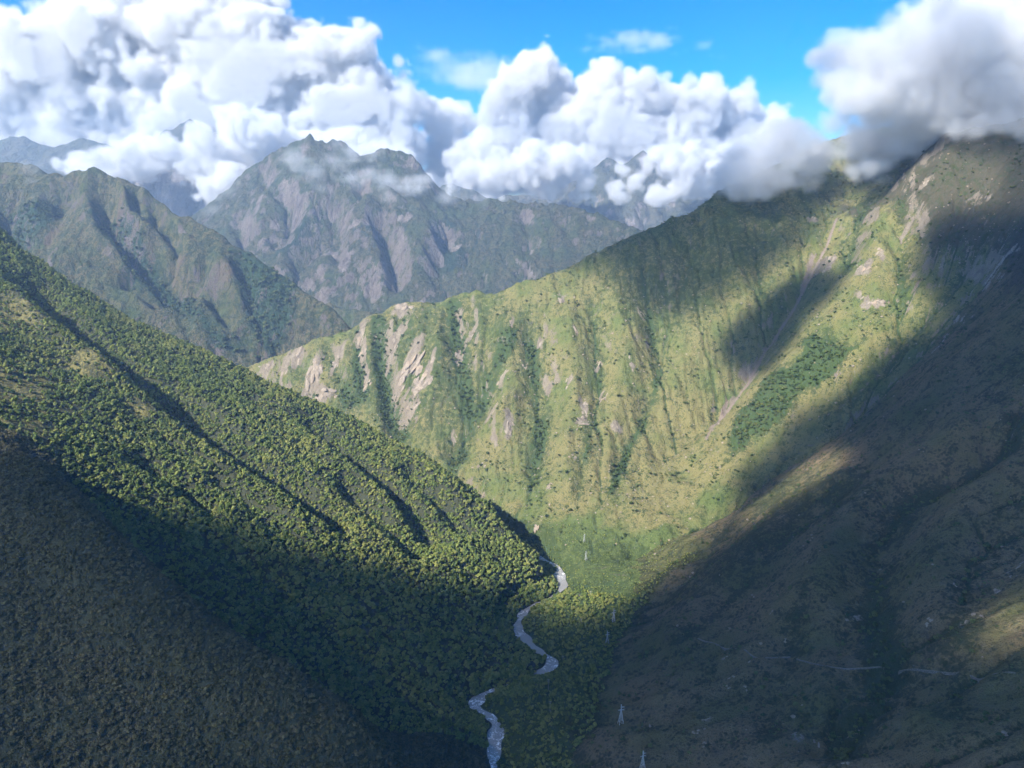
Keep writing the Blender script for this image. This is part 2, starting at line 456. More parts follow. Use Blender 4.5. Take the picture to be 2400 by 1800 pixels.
for pix, d_, w_ in (([(885,505),(900,540),(918,590),(930,640),(935,700)], 110, 85), ([(690,480),(670,540),(640,580)], 90, 130), ([(555,505),(562,545),(580,590)], 70, 70),
                    ([(800,470),(770,540),(720,600),(670,640)], 90, 150), ([(610,400),(625,450),(650,480)], 50, 60), ([(1060,540),(1040,600),(1010,680)], 60, 110),
                    ([(1230,500),(1240,560),(1260,620)], 36, 90), ([(840,400),(845,450),(860,490)], 60, 80), ([(1110,560),(1080,640)], 30, 70), ([(1320,520),(1330,570)], 30, 70),
                    ([(655,470),(680,505),(690,530)], 50, 50), ([(800,530),(790,590),(800,640)], 40, 60), ([(860,690),(880,720)], 40, 60)):
    gully(pix, d_, w_, C, keep=False)
for pix, d_, w_ in (([(640,440),(620,510),(600,570)], 40, 70), ([(860,470),(850,540),(870,620),(890,700)], 44, 110), ([(980,480),(1000,560),(980,650)], 40, 100),
                    ([(720,620),(760,660),(800,700)], 40, 110), ([(800,500),(830,560),(820,660)], 36, 90)):
    C.carve(C.line(pix), -d_, w_)
X, Y = C.X, C.Y
C.Z += fbm(X, Y, 500, 3, 81) * 46 + fbm(X, Y, 140, 4, 91, ridged=True) * 26
C.erode(10, 0.014, .5, .015)
C.refit([massif_crest], 60)
C.Z += fbm(X, Y, 60, 3, 101, .6, True) * 15 + fbm(X, Y, 150, 3, 105, ridged=True) * 16
cr = np.exp(-(C.dist(massif_crest, 260)[0] / 120)**2)
C.Z += cr * (fbm(X, Y, 70, 3, 107, ridged=True) * 15 - 2)

# ------------------------------------------------------------------ distant ranges that show through the cloud
def far(L, k=.84): return np.asarray(L) * np.array([k, k, k])
peaks = [far(np.concatenate([W((-6800,8600,300)), P((-100,380,8600),(10,340,8500),(60,328,8450),(110,350,8400),(200,325,8400),(260,350,8300),(345,345,8300),(410,310,8300),(446,276,8250),(480,310,8200),(560,330,8200),(640,420,8100)), W((-2300,8000,-300))])),
         far(np.concatenate([W((-1000,8300,-250)), P((1020,430,8300),(1085,440,8200),(1150,470,8100),(1300,450,8200),(1380,410,8300),(1421,372,8300),(1460,405,8250),(1510,338,8200),(1545,405,8100),(1600,410,8000),(1680,430,7900),(1800,420,7800)), W((3600,7600,300))]))]
near_far = P((250,420,6300),(290,405,6300),(350,420,6250),(420,400,6200),(455,430,6150),(492,386,6200),(530,430,6100),(570,520,6050))
D = Field(-5800, 3700, 5900, 7500, 22.0)
D.base([peaks[0], peaks[1], np.concatenate([W((-4500,6600,250)), near_far, W((-1900,5950,-600))]), W((-5800,5900,-500),(-2000,5900,-650),(3700,5900,-600)), W((-5800,7500,-300),(3700,7500,-300)),
        P((1551,400,6800),(1590,480,6400),(1600,545,6100)), P((1440,370,6960),(1450,460,6600),(1460,540,6200))], 66.0)
X, Y = D.X, D.Y
D.Z += fbm(X, Y, 900, 3, 111) * 90 + fbm(X, Y, 260, 4, 121, ridged=True) * 60
D.erode(10, 0.02, .5, .01)
D.refit(peaks + [near_far], 130)
D.Z += fbm(X, Y, 110, 3, 131, ridged=True) * 16

# ------------------------------------------------------------------ who sees what (to leave out what no nearby viewpoint could see)
_az = np.linspace(-.85, .85, 900); _yy = np.arange(256, 2676, 4.0)
_pa, _py = np.meshgrid(_az, _yy)
_run = np.maximum.accumulate(np.where(A.inside(_pa * _py, _py), A.z(_pa * _py, _py) / _py, -9), axis=0)
def seen(x, y, z, tol=0.0):
    r = bil(_run, (x / y + .85) / 1.7 * 899, (y - 256) / 4.0)
    return ((z + tol) / y >= r) & (np.abs(x / y) < .80) & (z / y > -.93)

# ------------------------------------------------------------------ materials
def new_mat(name):
    m = bpy.data.materials.new(name); m.use_nodes = True
    nt = m.node_tree; b = nt.nodes['Principled BSDF']
    b.inputs['Roughness'].default_value = .9
    b.inputs['Specular IOR Level'].default_value = .15
    return m, nt, b

class NB:
    """small shader-graph builder"""
    def __init__(s, nt): s.nt = nt; s.l = nt.links
    def n(s, t, **kw):
        k = s.nt.nodes.new(t)
        for a, v in kw.items(): setattr(k, a, v)
        return k
    def put(s, sock, v):
        if hasattr(v, 'node'): s.l.new(v, sock)
        elif isinstance(v, (tuple, list)) and len(v) == 3 and sock.type == 'RGBA': sock.default_value = (*v, 1)
        else: sock.default_value = v
    def math(s, op, a, b=0.0, c=0.0, clamp=False):
        k = s.n('ShaderNodeMath', operation=op, use_clamp=clamp)
        for i, v in enumerate((a, b, c)): s.put(k.inputs[i], v)
        return k.outputs[0]
    def mix(s, f, a, b):
        k = s.n('ShaderNodeMix', data_type='RGBA')
        s.put(k.inputs[0], f); s.put(k.inputs[6], a); s.put(k.inputs[7], b)
        return k.outputs[2]
    def attr(s, name): return s.n('ShaderNodeAttribute', attribute_name=name).outputs['Fac']
    def pos(s, scale=(1, 1, 1)):
        g = s.n('ShaderNodeNewGeometry')
        v = s.n('ShaderNodeVectorMath', operation='MULTIPLY'); s.l.new(g.outputs['Position'], v.inputs[0]); v.inputs[1].default_value = scale
        return v.outputs[0]
    def noise(s, vec, scale, detail=4, rough=.55, dist=0.0):
        k = s.n('ShaderNodeTexNoise'); s.l.new(vec, k.inputs['Vector'])
        k.inputs['Scale'].default_value = scale; k.inputs['Detail'].default_value = detail
        k.inputs['Roughness'].default_value = rough; k.inputs['Distortion'].default_value = dist
        return k.outputs['Fac']
    def voro(s, vec, scale, feature='F1'):
        k = s.n('ShaderNodeTexVoronoi', feature=feature); s.l.new(vec, k.inputs['Vector']); k.inputs['Scale'].default_value = scale
        return k
    def step(s, v, lo, hi):
        k = s.n('ShaderNodeMapRange', interpolation_type='SMOOTHSTEP'); s.put(k.inputs[0], v)
        k.inputs[1].default_value = lo; k.inputs[2].default_value = hi
        return k.outputs[0]
    def bump(s, h, strength, dist):
        k = s.n('ShaderNodeBump'); s.put(k.inputs['Height'], h); k.inputs['Strength'].default_value = strength; k.inputs['Distance'].default_value = dist
        return k.outputs[0]

def terrain_mat(name, dry, green, dark, rock, rock2, soil, fine=1.0, shrub=.5, bump_d=3.0):
    m, nt, b = new_mat(name); q = NB(nt)
    p = q.pos(); ps = q.pos((1, 1, .22))
    n1 = q.noise(p, .012 * fine, 6, .6); n2 = q.noise(p, .06 * fine, 5, .65); n3 = q.noise(ps, .035 * fine, 6, .7, 1.2)
    n4 = q.noise(p, .25 * fine, 3, .6)
    veg, rk, so, dr, he = q.attr('veg'), q.attr('rock'), q.attr('soil'), q.attr('dry'), q.attr('brown_shade')
    # grass: dry to green
    g = q.mix(q.step(q.math('ADD', dr, q.math('MULTIPLY', q.math('SUBTRACT', n1, .5), 1.6)), .15, .85), green, dry)
    g = q.mix(q.math('MULTIPLY', q.step(n3, .5, .72), .55), g, tuple(.55 * c for c in dry))
    # brown stony ground, with summit shade worked into the same dark tone
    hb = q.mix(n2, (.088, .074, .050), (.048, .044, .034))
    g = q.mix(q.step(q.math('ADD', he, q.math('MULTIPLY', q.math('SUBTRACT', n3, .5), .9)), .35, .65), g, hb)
    # low scrub speckled over the grass
    sp = q.math('ADD', q.math('MULTIPLY', n2, .55), q.math('MULTIPLY', n4, .45))
    g = q.mix(q.math('MULTIPLY', q.step(q.math('ADD', sp, q.math('MULTIPLY', veg, .25)), .60 - .12 * shrub, .70 - .12 * shrub), .8), g, dark)
    vd = q.voro(p, .16 * fine); dots = q.math('MULTIPLY', q.step(vd.outputs['Distance'], .42, .22), q.step(q.math('ADD', n2, q.math('MULTIPLY', n1, .5)), .66, .84))
    g = q.mix(q.math('MULTIPLY', dots, .85), g, dark)
    # thick growth
    v = q.step(q.math('ADD', veg, q.math('MULTIPLY', q.math('SUBTRACT', q.math('ADD', q.math('MULTIPLY', n3, .6), q.math('MULTIPLY', n2, .4)), .5), 1.3)), .42, .62)
    vc = q.mix(n2, dark, tuple(c * 1.7 for c in dark))
    g = q.mix(v, g, vc)
    # rock, streaked down the fall line
    r = q.step(q.math('ADD', rk, q.math('MULTIPLY', q.math('SUBTRACT', q.math('ADD', q.math('MULTIPLY', n3, .65), q.math('MULTIPLY', n4, .35)), .5), 1.5)), .46, .60)
    rc = q.mix(q.step(n3, .3, .68), rock, rock2); rc = q.mix(q.math('MULTIPLY', q.step(n4, .5, .75), .5), rc, tuple(.35 * c for c in rock2))
    g = q.mix(r, g, rc)
    s_ = q.step(q.math('ADD', so, q.math('MULTIPLY', q.math('SUBTRACT', n2, .5), .8)), .4, .62)
    g = q.mix(s_, g, q.mix(n4, soil, tuple(.6 * c for c in soil)))
    n5 = q.noise(p, .8 * fine, 2, .6)                 # tufts and bare spots
    g = q.mix(q.math('MULTIPLY', q.step(n5, .50, .68), .38), g, q.mix(.5, g, dry)); g = q.mix(q.math('MULTIPLY', q.step(n5, .50, .34), .5), g, dark)
    nt.links.new(g, b.inputs['Base Color'])
    h = q.math('ADD', q.math('MULTIPLY', n2, 1.6), q.math('ADD', q.math('MULTIPLY', n4, .7), q.math('MULTIPLY', n3, 2.2)))
    nt.links.new(q.bump(h, .8, bump_d), b.inputs['Normal'])
    return m

M_near = terrain_mat('grass_slope', (.188, .165, .068), (.092, .122, .036), (.032, .052, .018), (.265, .222, .172), (.17, .138, .112), (.26, .20, .17), 1.35, .68, 3.2)
M_right = terrain_mat('tawny_slope', (.170, .125, .070), (.100, .100, .038), (.028, .038, .017), (.36, .32, .29), (.24, .20, .18), (.30, .24, .22), 1.0, .75, 6.0)
M_left = terrain_mat('forest_floor', (.17, .15, .055), (.075, .078, .032), (.030, .034, .019), (.35, .29, .22), (.26, .21, .16), (.20, .14, .10), 1.0, .7, 3.0)
M_fl = terrain_mat('far_slope', (.130, .110, .058), (.066, .092, .034), (.018, .038, .020), (.22, .185, .17), (.125, .10, .095), (.165, .125, .09), .8, .7, 16.0)
M_mm = terrain_mat('far_rock', (.118, .102, .058), (.064, .086, .036), (.018, .034, .020), (.32, .27, .24), (.115, .092, .086), (.25, .21, .18), .8, .6, 26.0)
M_dp = terrain_mat('distant_rock', (.11, .10, .08), (.06, .07, .05), (.03, .04, .035), (.32, .28, .27), (.14, .12, .12), (.28, .24, .22), .2, .4, 25.0)

# ------------------------------------------------------------------ what grows where
def warp(F):
    if not hasattr(F, 'WX'):
        k = F.dx / 4.0
        F.WX = F.X + fbm(F.X, F.Y, 60 * k, 4, 401, .6) * 26 * k; F.WY = F.Y + fbm(F.X, F.Y, 60 * k, 4, 411, .6) * 26 * k
    return F.WX, F.WY
def blob_mask(F, spots, y0=None):
    """soft ellipses on the ground round sighted points: (px, py, half-width px, half-height px)"""
    m = np.zeros(F.Z.shape); WX, WY = warp(F)
    for px, py, rx, ry in spots:
        c = F.hit(px, py, y0); d = np.hypot(c[0], c[1]) / FPX
        a, bb = rx * d, max(ry * d * 1.1, rx * d * .6)
        # the slope's own axes: along contour and down the fall line
        n_ = np.array([F.z(c[0] + 20, c[1]) - F.z(c[0] - 20, c[1]), F.z(c[0], c[1] + 20) - F.z(c[0], c[1] - 20)]); n_ = n_ / (np.linalg.norm(n_) + 1e-9)
        U = (WX - c[0]) * n_[0] + (WY - c[1]) * n_[1]; V = -(WX - c[0]) * n_[1] + (WY - c[1]) * n_[0]
        r = np.sqrt((V / a)**2 + (U / bb)**2)
        m = np.maximum(m, np.clip(1.35 - r, 0, 1))
    return m
def poly_mask(F, pix, soft=20.0, y0=None):
    pts = np.array([F.hit(a, b, y0)[:2] for a, b in pix])
    return soft_poly(*warp(F), pts, soft)
def soft_poly(X, Y, pts, soft):
    ins = np.zeros(X.shape, bool); D = np.full(X.shape, 1e9)
    for k in range(len(pts)):
        a, b = pts[k], pts[(k + 1) % len(pts)]
        c = (a[1] > Y) != (b[1] > Y)
        xi = (b[0] - a[0]) * (Y - a[1]) / (b[1] - a[1] + 1e-12) + a[0]
        ins ^= c & (X < xi)
        ab = b - a; t = np.clip(((X - a[0]) * ab[0] + (Y - a[1]) * ab[1]) / (ab @ ab + 1e-9), 0, 1)
        D = np.minimum(D, np.hypot(X - a[0] - t * ab[0], Y - a[1] - t * ab[1]))
    return np.clip(.5 + np.where(ins, D, -D) / soft, 0, 1)
def band(F, L, width):
    D, T = F.dist(L, width); return np.clip(1 - D / width, 0, 1)

riv_y = np.argsort(river[:, 1]); rx_at = np.interp(A.Y, river[riv_y, 1], river[riv_y, 0])
# left bank: everything between the river and the left edge, and behind the left crest down to the hidden reach
left = (A.X < rx_at - 2) & (A.Y < 1420)
lc = left_crest[np.argsort(left_crest[:, 0])]
behind = (A.Y >= 1420) & (A.X < 40)
riv2 = river[river[:, 1] > 1400]; r2 = riv2[np.argsort(riv2[:, 0])]
left |= behind & (A.Y < np.interp(A.X, r2[:, 0], r2[:, 1]))
floor_ = np.clip(1 - (A.Z - RZ - 28) / 22, 0, 1) * (~left) * (A.Y < 1620)
sl = A.slope()
logA = np.log10(np.maximum(A.A, 16))
nz = fbm(A.X, A.Y, 90, 4, 201)
gmask = np.zeros(A.Z.shape)
for L, wd in ((g_veg, 40), (g_mid, 34), (g_dark, 26), (g_four, 18), (g_r2, 36)): gmask = np.maximum(gmask, band(A, L, wd))
for L in gul: gmask = np.maximum(gmask, .6 * band(A, L, 24))
on_spur = (A.Y > 1480) & ~left
gmask = gmask * np.clip(.75 + 1.1 * fbm(A.X, A.Y, 110, 4, 471), .15, 1)
vegA = np.clip((logA - 3.6) * .5, 0, .55) + gmask * .85 + floor_ * .8 + np.clip(-nz, 0, 1) * .25
spur_left = poly_mask(A, [(560,860),(830,760),(1000,700),(1180,690),(1200,780),(1110,990),(1070,1110),(900,1010),(700,900)], 60)
vegA = np.maximum(vegA, spur_left * .42 + spur_left * gmask)
basin_trees = poly_mask(A, [(1951,792),(1990,812),(2030,790),(1960,880),(1880,930),(1830,985),(1760,1040),(1690,1090),(1720,1000),(1728,967),(1809,882),(1882,833),(1882,796)], 24)
vegA = np.maximum(vegA, basin_trees * .75)
rib_shrub = poly_mask(A, [(1830,1130),(2000,1110),(2050,1150),(1950,1210),(1800,1290),(1650,1400),(1560,1440),(1640,1340),(1760,1220)], 50)
vegA = np.maximum(vegA, rib_shrub * .40)
floor_poly = poly_mask(A, [(1150,1830),(1340,1830),(1385,1700),(1430,1560),(1460,1470),(1530,1380),(1620,1300),(1560,1265),(1480,1270),(1380,1240),(1300,1230),(1260,1270),(1320,1370),(1240,1440),(1300,1560),(1160,1680)], 40) * ~left
floor_ = np.maximum(floor_, floor_poly)
meadow = poly_mask(A, [(1330,1370),(1420,1400),(1530,1370),(1640,1290),(1580,1250),(1480,1255),(1380,1230),(1290,1225),(1270,1270)], 40) * ~left
vegA = np.maximum(vegA, floor_poly * (.72 - .5 * meadow))
vegA = vegA * (1 - .55 * meadow)
st_r = fbm(A.X * .20, A.Y, 34, 4, 441, .6); st_s = fbm(A.X, A.Y * .28, 40, 4, 451, .6)
streak = np.where(on_spur, st_s, st_r)
vegA = vegA + np.clip(streak, -.3, .6) * np.where(on_spur, .30, .42) * (1 - floor_)
upper = poly_mask(A, [(1380,600),(1600,510),(1700,440),(1900,420),(1880,560),(1800,640),(1600,760),(1450,740)], 120)
vegA = np.maximum(vegA, upper * .36)
vegA = np.where(left, .85, vegA)
rock_spots = [(960,860,28,60),(985,905,24,40),(940,725,26,16),(925,800,9,60),(1010,850,12,40),(850,785,14,22),(856,820,13,20),(858,905,11,18),(735,880,26,40),(760,925,34,16),(700,830,10,26),
    (620,868,18,10),(672,865,10,30),(1071,830,10,22),(970,955,16,20),(1105,790,7,26),(1180,880,12,22),(1155,965,10,24),(1190,1000,14,34),(1130,1090,10,8),(1065,1030,8,18),(790,850,9,30),
    (1370,960,16,20),(1360,990,26,14),(1445,1000,14,12),(1405,855,10,16),(1270,800,8,14),(1330,900,9,18),(1290,1140,14,8),(1260,1240,16,16),(1420,930,8,18),(1340,1070,10,8),(1230,860,8,20),(1480,860,9,16),
    (2062,712,24,12),(2030,715,12,12),(2067,590,12,14),(2030,627,24,12),(2010,636,10,9),(1950,610,12,16),(2110,560,7,20),(1905,515,10,8),(2204,625,5,9),(1940,630,16,8),(2170,430,8,8),
    (2010,700,14,9),(1310,700,8,20),(1345,770,10,18),(1500,730,8,12),(1200,760,7,18)]
rockA = blob_mask(A, [(a_, b_, c_ * .85, d_ * .8) for a_, b_, c_, d_ in rock_spots]) * .55
rockA += np.clip((sl - 1.35) * .8, 0, .35) * ~left
rockA += np.where(on_spur, .20 + .20 * np.clip(nz * 2, 0, 1) + .25 * np.clip(st_s, -.2, .6), .08) * (1 - .6 * gmask)
rockA = np.where(left, np.clip((sl - 1.5), 0, .4), rockA) * (1 - floor_)
rockA += blob_mask(A, [(2020,1455,20,14),(1735,1560,14,30),(1660,1680,30,30),(1880,1720,30,34),(2330,1390,22,14),(2290,1440,14,14),(2240,1470,14,24),(2380,1330,16,14),(1800,1540,9,20),(1420,1650,12,14)]) * .45 * (A.Y < 1300)
soilA = band(A, g_scar, 10) * .78 + band(A, g_scree, 14) * .50
soilA = np.maximum(soilA, .8 * band(A, A.line([(1655,1030),(1690,975),(1705,945)]), 9))
soilA = np.maximum(soilA, .7 * band(A, A.line([(1905,600),(1890,650),(1880,690)]), 20))
soilA = np.where(left, 0, soilA)
soilA = np.maximum(soilA, .8 * blob_mask(A, [(1346,1398,16,6),(1325,1382,8,5)]) * (~left))
for pth in ([(1362,1336),(1400,1334),(1445,1328)], [(1425,1347),(1455,1346),(1475,1353)]): soilA = np.maximum(soilA, .5 * band(A, A.line(pth), 8))
dryA = .55 + .35 * nz - floor_ * .45 - np.clip(logA - 3.2, 0, 1) * .25
dryA += poly_mask(A, [(1500,950),(1800,860),(2000,850),(1850,1010),(1680,1130),(1480,1240),(1380,1210),(1300,1180),(1400,1050)], 90) * .25
dryA = np.where(left, .25 + .5 * nz, dryA - .8 * meadow)
glade = blob_mask(A, [(10,740,150,100),(0,900,170,130),(40,1010,130,70),(210,840,70,50),(330,960,60,30)])
vegL = np.where(left, .85 - .6 * glade, 0)
vegA = np.where(left, vegL, vegA); dryA = np.where(left, dryA + .6 * glade, dryA)

right_side_pre = ~left & (A.Y < np.interp(A.X, basin[np.argsort(basin[:,0]),0], basin[np.argsort(basin[:,0]),1])) & (A.X > 60)
brown_shade = np.clip(poly_mask(A, [(1900,430),(2060,470),(2110,400),(2220,300),(2500,250),(2500,700),(2330,640),(2230,620),(2160,640),(2140,560),(2060,500),(1960,510)], 90) * .75 + np.where(right_side_pre, .22 + .45 * fbm(A.X * .5, A.Y, 130, 4, 461), 0), 0, 1)  # brown rock tone; the summit part also paints in missing cloud shade
at_A = {'brown_shade': brown_shade, 'veg': vegA, 'rock': rockA, 'soil': soilA, 'dry': dryA}
pxA = A.X / np.maximum(A.Y, 1)
vis_cells = (np.abs(pxA) < 1.05)
spur_side = vis_cells & ~left & (A.Y > np.interp(A.X, basin[np.argsort(basin[:,0]),0], basin[np.argsort(basin[:,0]),1])) & (A.Z > RZ + 26) & (A.Y > 1330)
valley_floor = vis_cells & ~left & ~spur_side & (A.Z < RZ + 34) & (A.X < 320)
right_side = vis_cells & ~left & ~spur_side & ~valley_floor
near_left = left & vis_cells & (A.Y < np.interp(A.X, hollow[np.argsort(hollow[:,0]),0], hollow[np.argsort(hollow[:,0]),1]))
far_leftm = left & vis_cells & ~near_left
hillside = []
for nm, mk, mt, lb, ct in (('forested_hillside', far_leftm, M_left, 'forested left hillside running down to the river bend, half in sun', 'hillside'),
                           ('shrubby_hillside', near_left, M_left, 'dark shrub covered spur in the shaded lower left corner', 'hillside'),
                           ('mountain_slope', right_side, M_right, 'dark shaded grassy mountain slope filling the right foreground', 'slope'),
                           ('mountain_ridge', spur_side, M_near, 'sunlit ribbed grass and rock ridge across the valley centre', 'ridge'),
                           ('valley_floor', valley_floor, M_near, 'flat green valley floor beside the river', 'ground')):
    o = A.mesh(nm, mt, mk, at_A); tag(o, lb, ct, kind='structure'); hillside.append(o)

# far fields
def far_attrs(F, rock_bias, veg_bias, seed, veg_masks=(), rock_spots=(), dry0=.5):
    n_ = fbm(F.X, F.Y, 300, 4, seed); s_ = F.slope(); la = np.log10(np.maximum(F.A, F.dx**2))
    v = veg_bias + .30 * n_ + np.clip(la - 4.0, 0, 1.2) * .35
    for m_ in veg_masks: v = np.maximum(v, m_)
    r = rock_bias + np.clip((s_ - .95) * .55, -.3, .4) + .25 * fbm(F.X, F.Y, 160, 4, seed + 9)
    if rock_spots: r = np.maximum(r, .85 * blob_mask(F, rock_spots))
    return {'veg': v, 'rock': r, 'soil': np.zeros(F.Z.shape), 'brown_shade': np.zeros(F.Z.shape), 'dry': dry0 + .4 * n_}
vm = np.maximum(poly_mask(B, [(540,575),(700,670),(830,780),(640,850),(600,820),(560,680)], 90) * .8,
                np.maximum(poly_mask(B, [(190,500),(260,520),(360,620),(480,740),(600,840),(520,840),(430,740),(300,660)], 60) * .72,
                           poly_mask(B, [(0,440),(80,470),(150,440),(120,540),(60,600),(0,560)], 80) * .6))
at_B = far_attrs(B, .05, .22, 211, [vm], [(110,640,8,60),(520,610,12,5),(430,545,10,6)], .6)
at_B['soil'] = blob_mask(B, [(120,570,20,60),(350,620,24,26),(280,530,20,40),(410,640,18,26),(530,620,50,50),(10,420,16,40)]) * .55
at_C = far_attrs(C, .20, .26, 221, [poly_mask(C, [(700,480),(740,540),(690,620),(620,640),(660,560)], 120) * .7, poly_mask(C, [(1050,490),(1100,600),(1060,640),(1010,600)], 100) * .65],
                 [(780,510,20,10),(830,525,20,8),(860,520,24,8),(950,515,20,10),(640,520,14,20),(670,440,10,6),(620,560,18,10),(810,610,14,24),(1070,580,12,8),(1250,580,8,10),(690,530,12,24),(780,600,30,14)], .5)
at_D = far_attrs(D, .20, .25, 231, [], [], .5)
tag(B.mesh('far_mountain', M_fl, np.abs(B.X / B.Y) < .95, at_B), 'hazy blue green mountain with gullied faces at the far left', 'mountain', kind='structure')
tag(C.mesh('rocky_massif', M_mm, np.abs(C.X / C.Y) < .95, at_C), 'hazy twin peaked rocky massif across the head of the valley', 'mountain', kind='structure')
tag(D.mesh('distant_range', M_dp, np.abs(D.X / D.Y) < .95, at_D), 'distant blue mountains showing through gaps in the clouds', 'mountain', kind='structure')

# ------------------------------------------------------------------ river
def ribbon(name, L, half, z, mat, nx=7):
    L = densify(L, 5.0); t = np.gradient(L[:, :2], axis=0); t /= np.linalg.norm(t, axis=1, keepdims=True) + 1e-9
    nrm = np.stack([-t[:, 1], t[:, 0]], 1); half = np.broadcast_to(half, (len(L),))
    vs = []; fs = []
    for k in range(len(L)):
        for u in np.linspace(-1, 1, nx):
            p = L[k, :2] + nrm[k] * u * half[k]; vs.append((p[0], p[1], z if np.isscalar(z) else z[k]))
    for k in range(len(L) - 1):
        for u in range(nx - 1): fs.append((k * nx + u, k * nx + u + 1, (k + 1) * nx + u + 1, (k + 1) * nx + u))
    me = bpy.data.meshes.new(name); me.from_pydata(vs, [], fs); me.materials.append(mat)
    for p in me.polygons: p.use_smooth = True
    o = bpy.data.objects.new(name, me); COL.objects.link(o); return o
M_water, nt, b = new_mat('river_water'); q = NB(nt)
p = q.pos(); nf = q.noise(p, .10, 6, .7, 1.5); ng = q.noise(p, .5, 3, .6)
foam = q.step(q.math('ADD', q.math('MULTIPLY', nf, .7), q.math('MULTIPLY', ng, .3)), .50, .62)
rap = q.step(q.noise(p, .018, 2, .5), .36, .56)
nt.links.new(q.mix(q.math('MULTIPLY', foam, rap), (.24, .232, .228), (.82, .82, .82)), b.inputs['Base Color'])
b.inputs['Roughness'].default_value = .22; b.inputs['Specular IOR Level'].default_value = .5
nt.links.new(q.bump(q.math('ADD', nf, q.math('MULTIPLY', ng, .4)), .7, 1.2), b.inputs['Normal'])
rv = densify(river, 5.0)
hw = 5.2 + 2.6 * np.sin(np.arange(len(rv)) * .19) + 1.6 * np.sin(np.arange(len(rv)) * .53 + 1)
rpx, rpy, _ = to_px(np.stack([rv[:, 0], rv[:, 1], np.full(len(rv), RZ)], 1))
narrow = (np.clip(1.6 - np.abs(rpy - 1602) / 22, 0, 1) + np.clip(1.6 - np.abs(rpy - 1410) / 16, 0, 1)).clip(0, 1) * (rv[:, 1] < 1300)
hw = hw - narrow * 6.4
ro = ribbon('river', river, np.maximum(hw + 2.6, 2.2), RZ - .6, M_water, 9)
tag(ro, 'pale grey river with white rapids winding along the valley bottom', 'river', kind='structure')

# ------------------------------------------------------------------ trees
def leaf_mat(name, c1, c2, c3):
    m, nt, b = new_mat(name); q = NB(nt)
    oi = q.n('ShaderNodeObjectInfo'); p = q.pos()
    big = q.noise(p, .006, 3, .6)
    c = q.mix(q.step(oi.outputs['Random'], .1, .9), c1, c2)
    c = q.mix(q.math('MULTIPLY', q.step(q.math('ADD', big, q.math('MULTIPLY', q.math('SUBTRACT', oi.outputs['Random'], .5), .35)), .46, .68), .8), c, c3)
    lf = q.noise(p, .55, 2, .6)                    # lighter and darker sprays of leaves
    c = q.mix(q.math('MULTIPLY', q.step(lf, .48, .66), .45), c, tuple(x * 1.5 for x in c2)); c = q.mix(q.math('MULTIPLY', q.step(lf, .48, .32), .5), c, tuple(x * .55 for x in c1))
    nt.links.new(c, b.inputs['Base Color'])
    b.inputs['Roughness'].default_value = .75
    return m
M_leaf = leaf_mat('tree_leaves', (.085, .122, .030), (.180, .218, .054), (.27, .26, .072))
M_leaf_dark = leaf_mat('shrub_leaves', (.052, .054, .023), (.112, .106, .047), (.135, .112, .056))
M_leaf_green = leaf_mat('bush_leaves', (.035, .060, .020), (.070, .100, .030), (.12, .13, .04))
M_bark, nt, b = new_mat('bark'); q = NB(nt)
nt.links.new(q.mix(q.noise(q.pos((1, 1, .2)), 3.0), (.10, .08, .06), (.22, .19, .16)), b.inputs['Base Color'])

def crown_data(name, mat, seed, lobes, leaves, R, H, zc, leaf=.115):
    """many leaf-clump faces spread over several uneven lobes; about unit height"""
    r = np.random.default_rng(seed); vs = []; fs = []
    cs = []
    for k in range(lobes):
        a = r.uniform(0, 2 * np.pi); d = R * math.sqrt(r.uniform(0, 1)) * .72
        cs.append((d * math.cos(a), d * math.sin(a), zc + H * r.uniform(-.5, .55) * (1 - .5 * d / R), R * r.uniform(.34, .56)))
    per = int(leaves * 1.7) // lobes
    for (x, y, z, s) in cs:
        # inner mass
        base = len(vs)
        ico = [(0,0,1),(.89,0,.45),(.28,.85,.45),(-.72,.53,.45),(-.72,-.53,.45),(.28,-.85,.45),(.72,.53,-.45),(-.28,.85,-.45),(-.89,0,-.45),(-.28,-.85,-.45),(.72,-.53,-.45),(0,0,-1)]
        for v in ico:
            j = s * r.uniform(.62, .86); vs.append((x + v[0] * j, y + v[1] * j, z + v[2] * j * .8))
        for f in ((0,1,2),(0,2,3),(0,3,4),(0,4,5),(0,5,1),(1,6,2),(2,7,3),(3,8,4),(4,9,5),(5,10,1),(6,7,2),(7,8,3),(8,9,4),(9,10,5),(10,6,1),(11,7,6),(11,8,7),(11,9,8),(11,10,9),(11,6,10)):
            fs.append(tuple(base + i for i in f))
        for _ in range(per):
            n_ = r.normal(size=3); n_[2] = abs(n_[2]) * .9 - .25; n_ /= np.linalg.norm(n_)
            p_ = np.array([x, y, z]) + n_ * s * r.uniform(.78, 1.12) * np.array([1, 1, .82])
            q_ = n_ + r.normal(size=3) * .45; q_ /= np.linalg.norm(q_)
            u = np.cross(q_, [.3, .2, 1]); u /= np.linalg.norm(u) + 1e-9; v = np.cross(q_, u)
            L = leaf * r.uniform(.6, 1.25); b0 = len(vs)
            for a_, c_ in ((-1, -.7), (.2, -1), (1, .1), (.3, 1), (-.8, .6)):
                w_ = p_ + (u * a_ + v * c_) * L * r.uniform(.7, 1.1) - q_ * abs(a_) * L * .25; vs.append(tuple(w_))
            fs.append((b0, b0 + 1, b0 + 2, b0 + 3, b0 + 4))
    me = bpy.data.meshes.new(name); me.from_pydata([tuple(map(float, v)) for v in vs], [], fs); me.materials.append(mat); me.update()
    return me
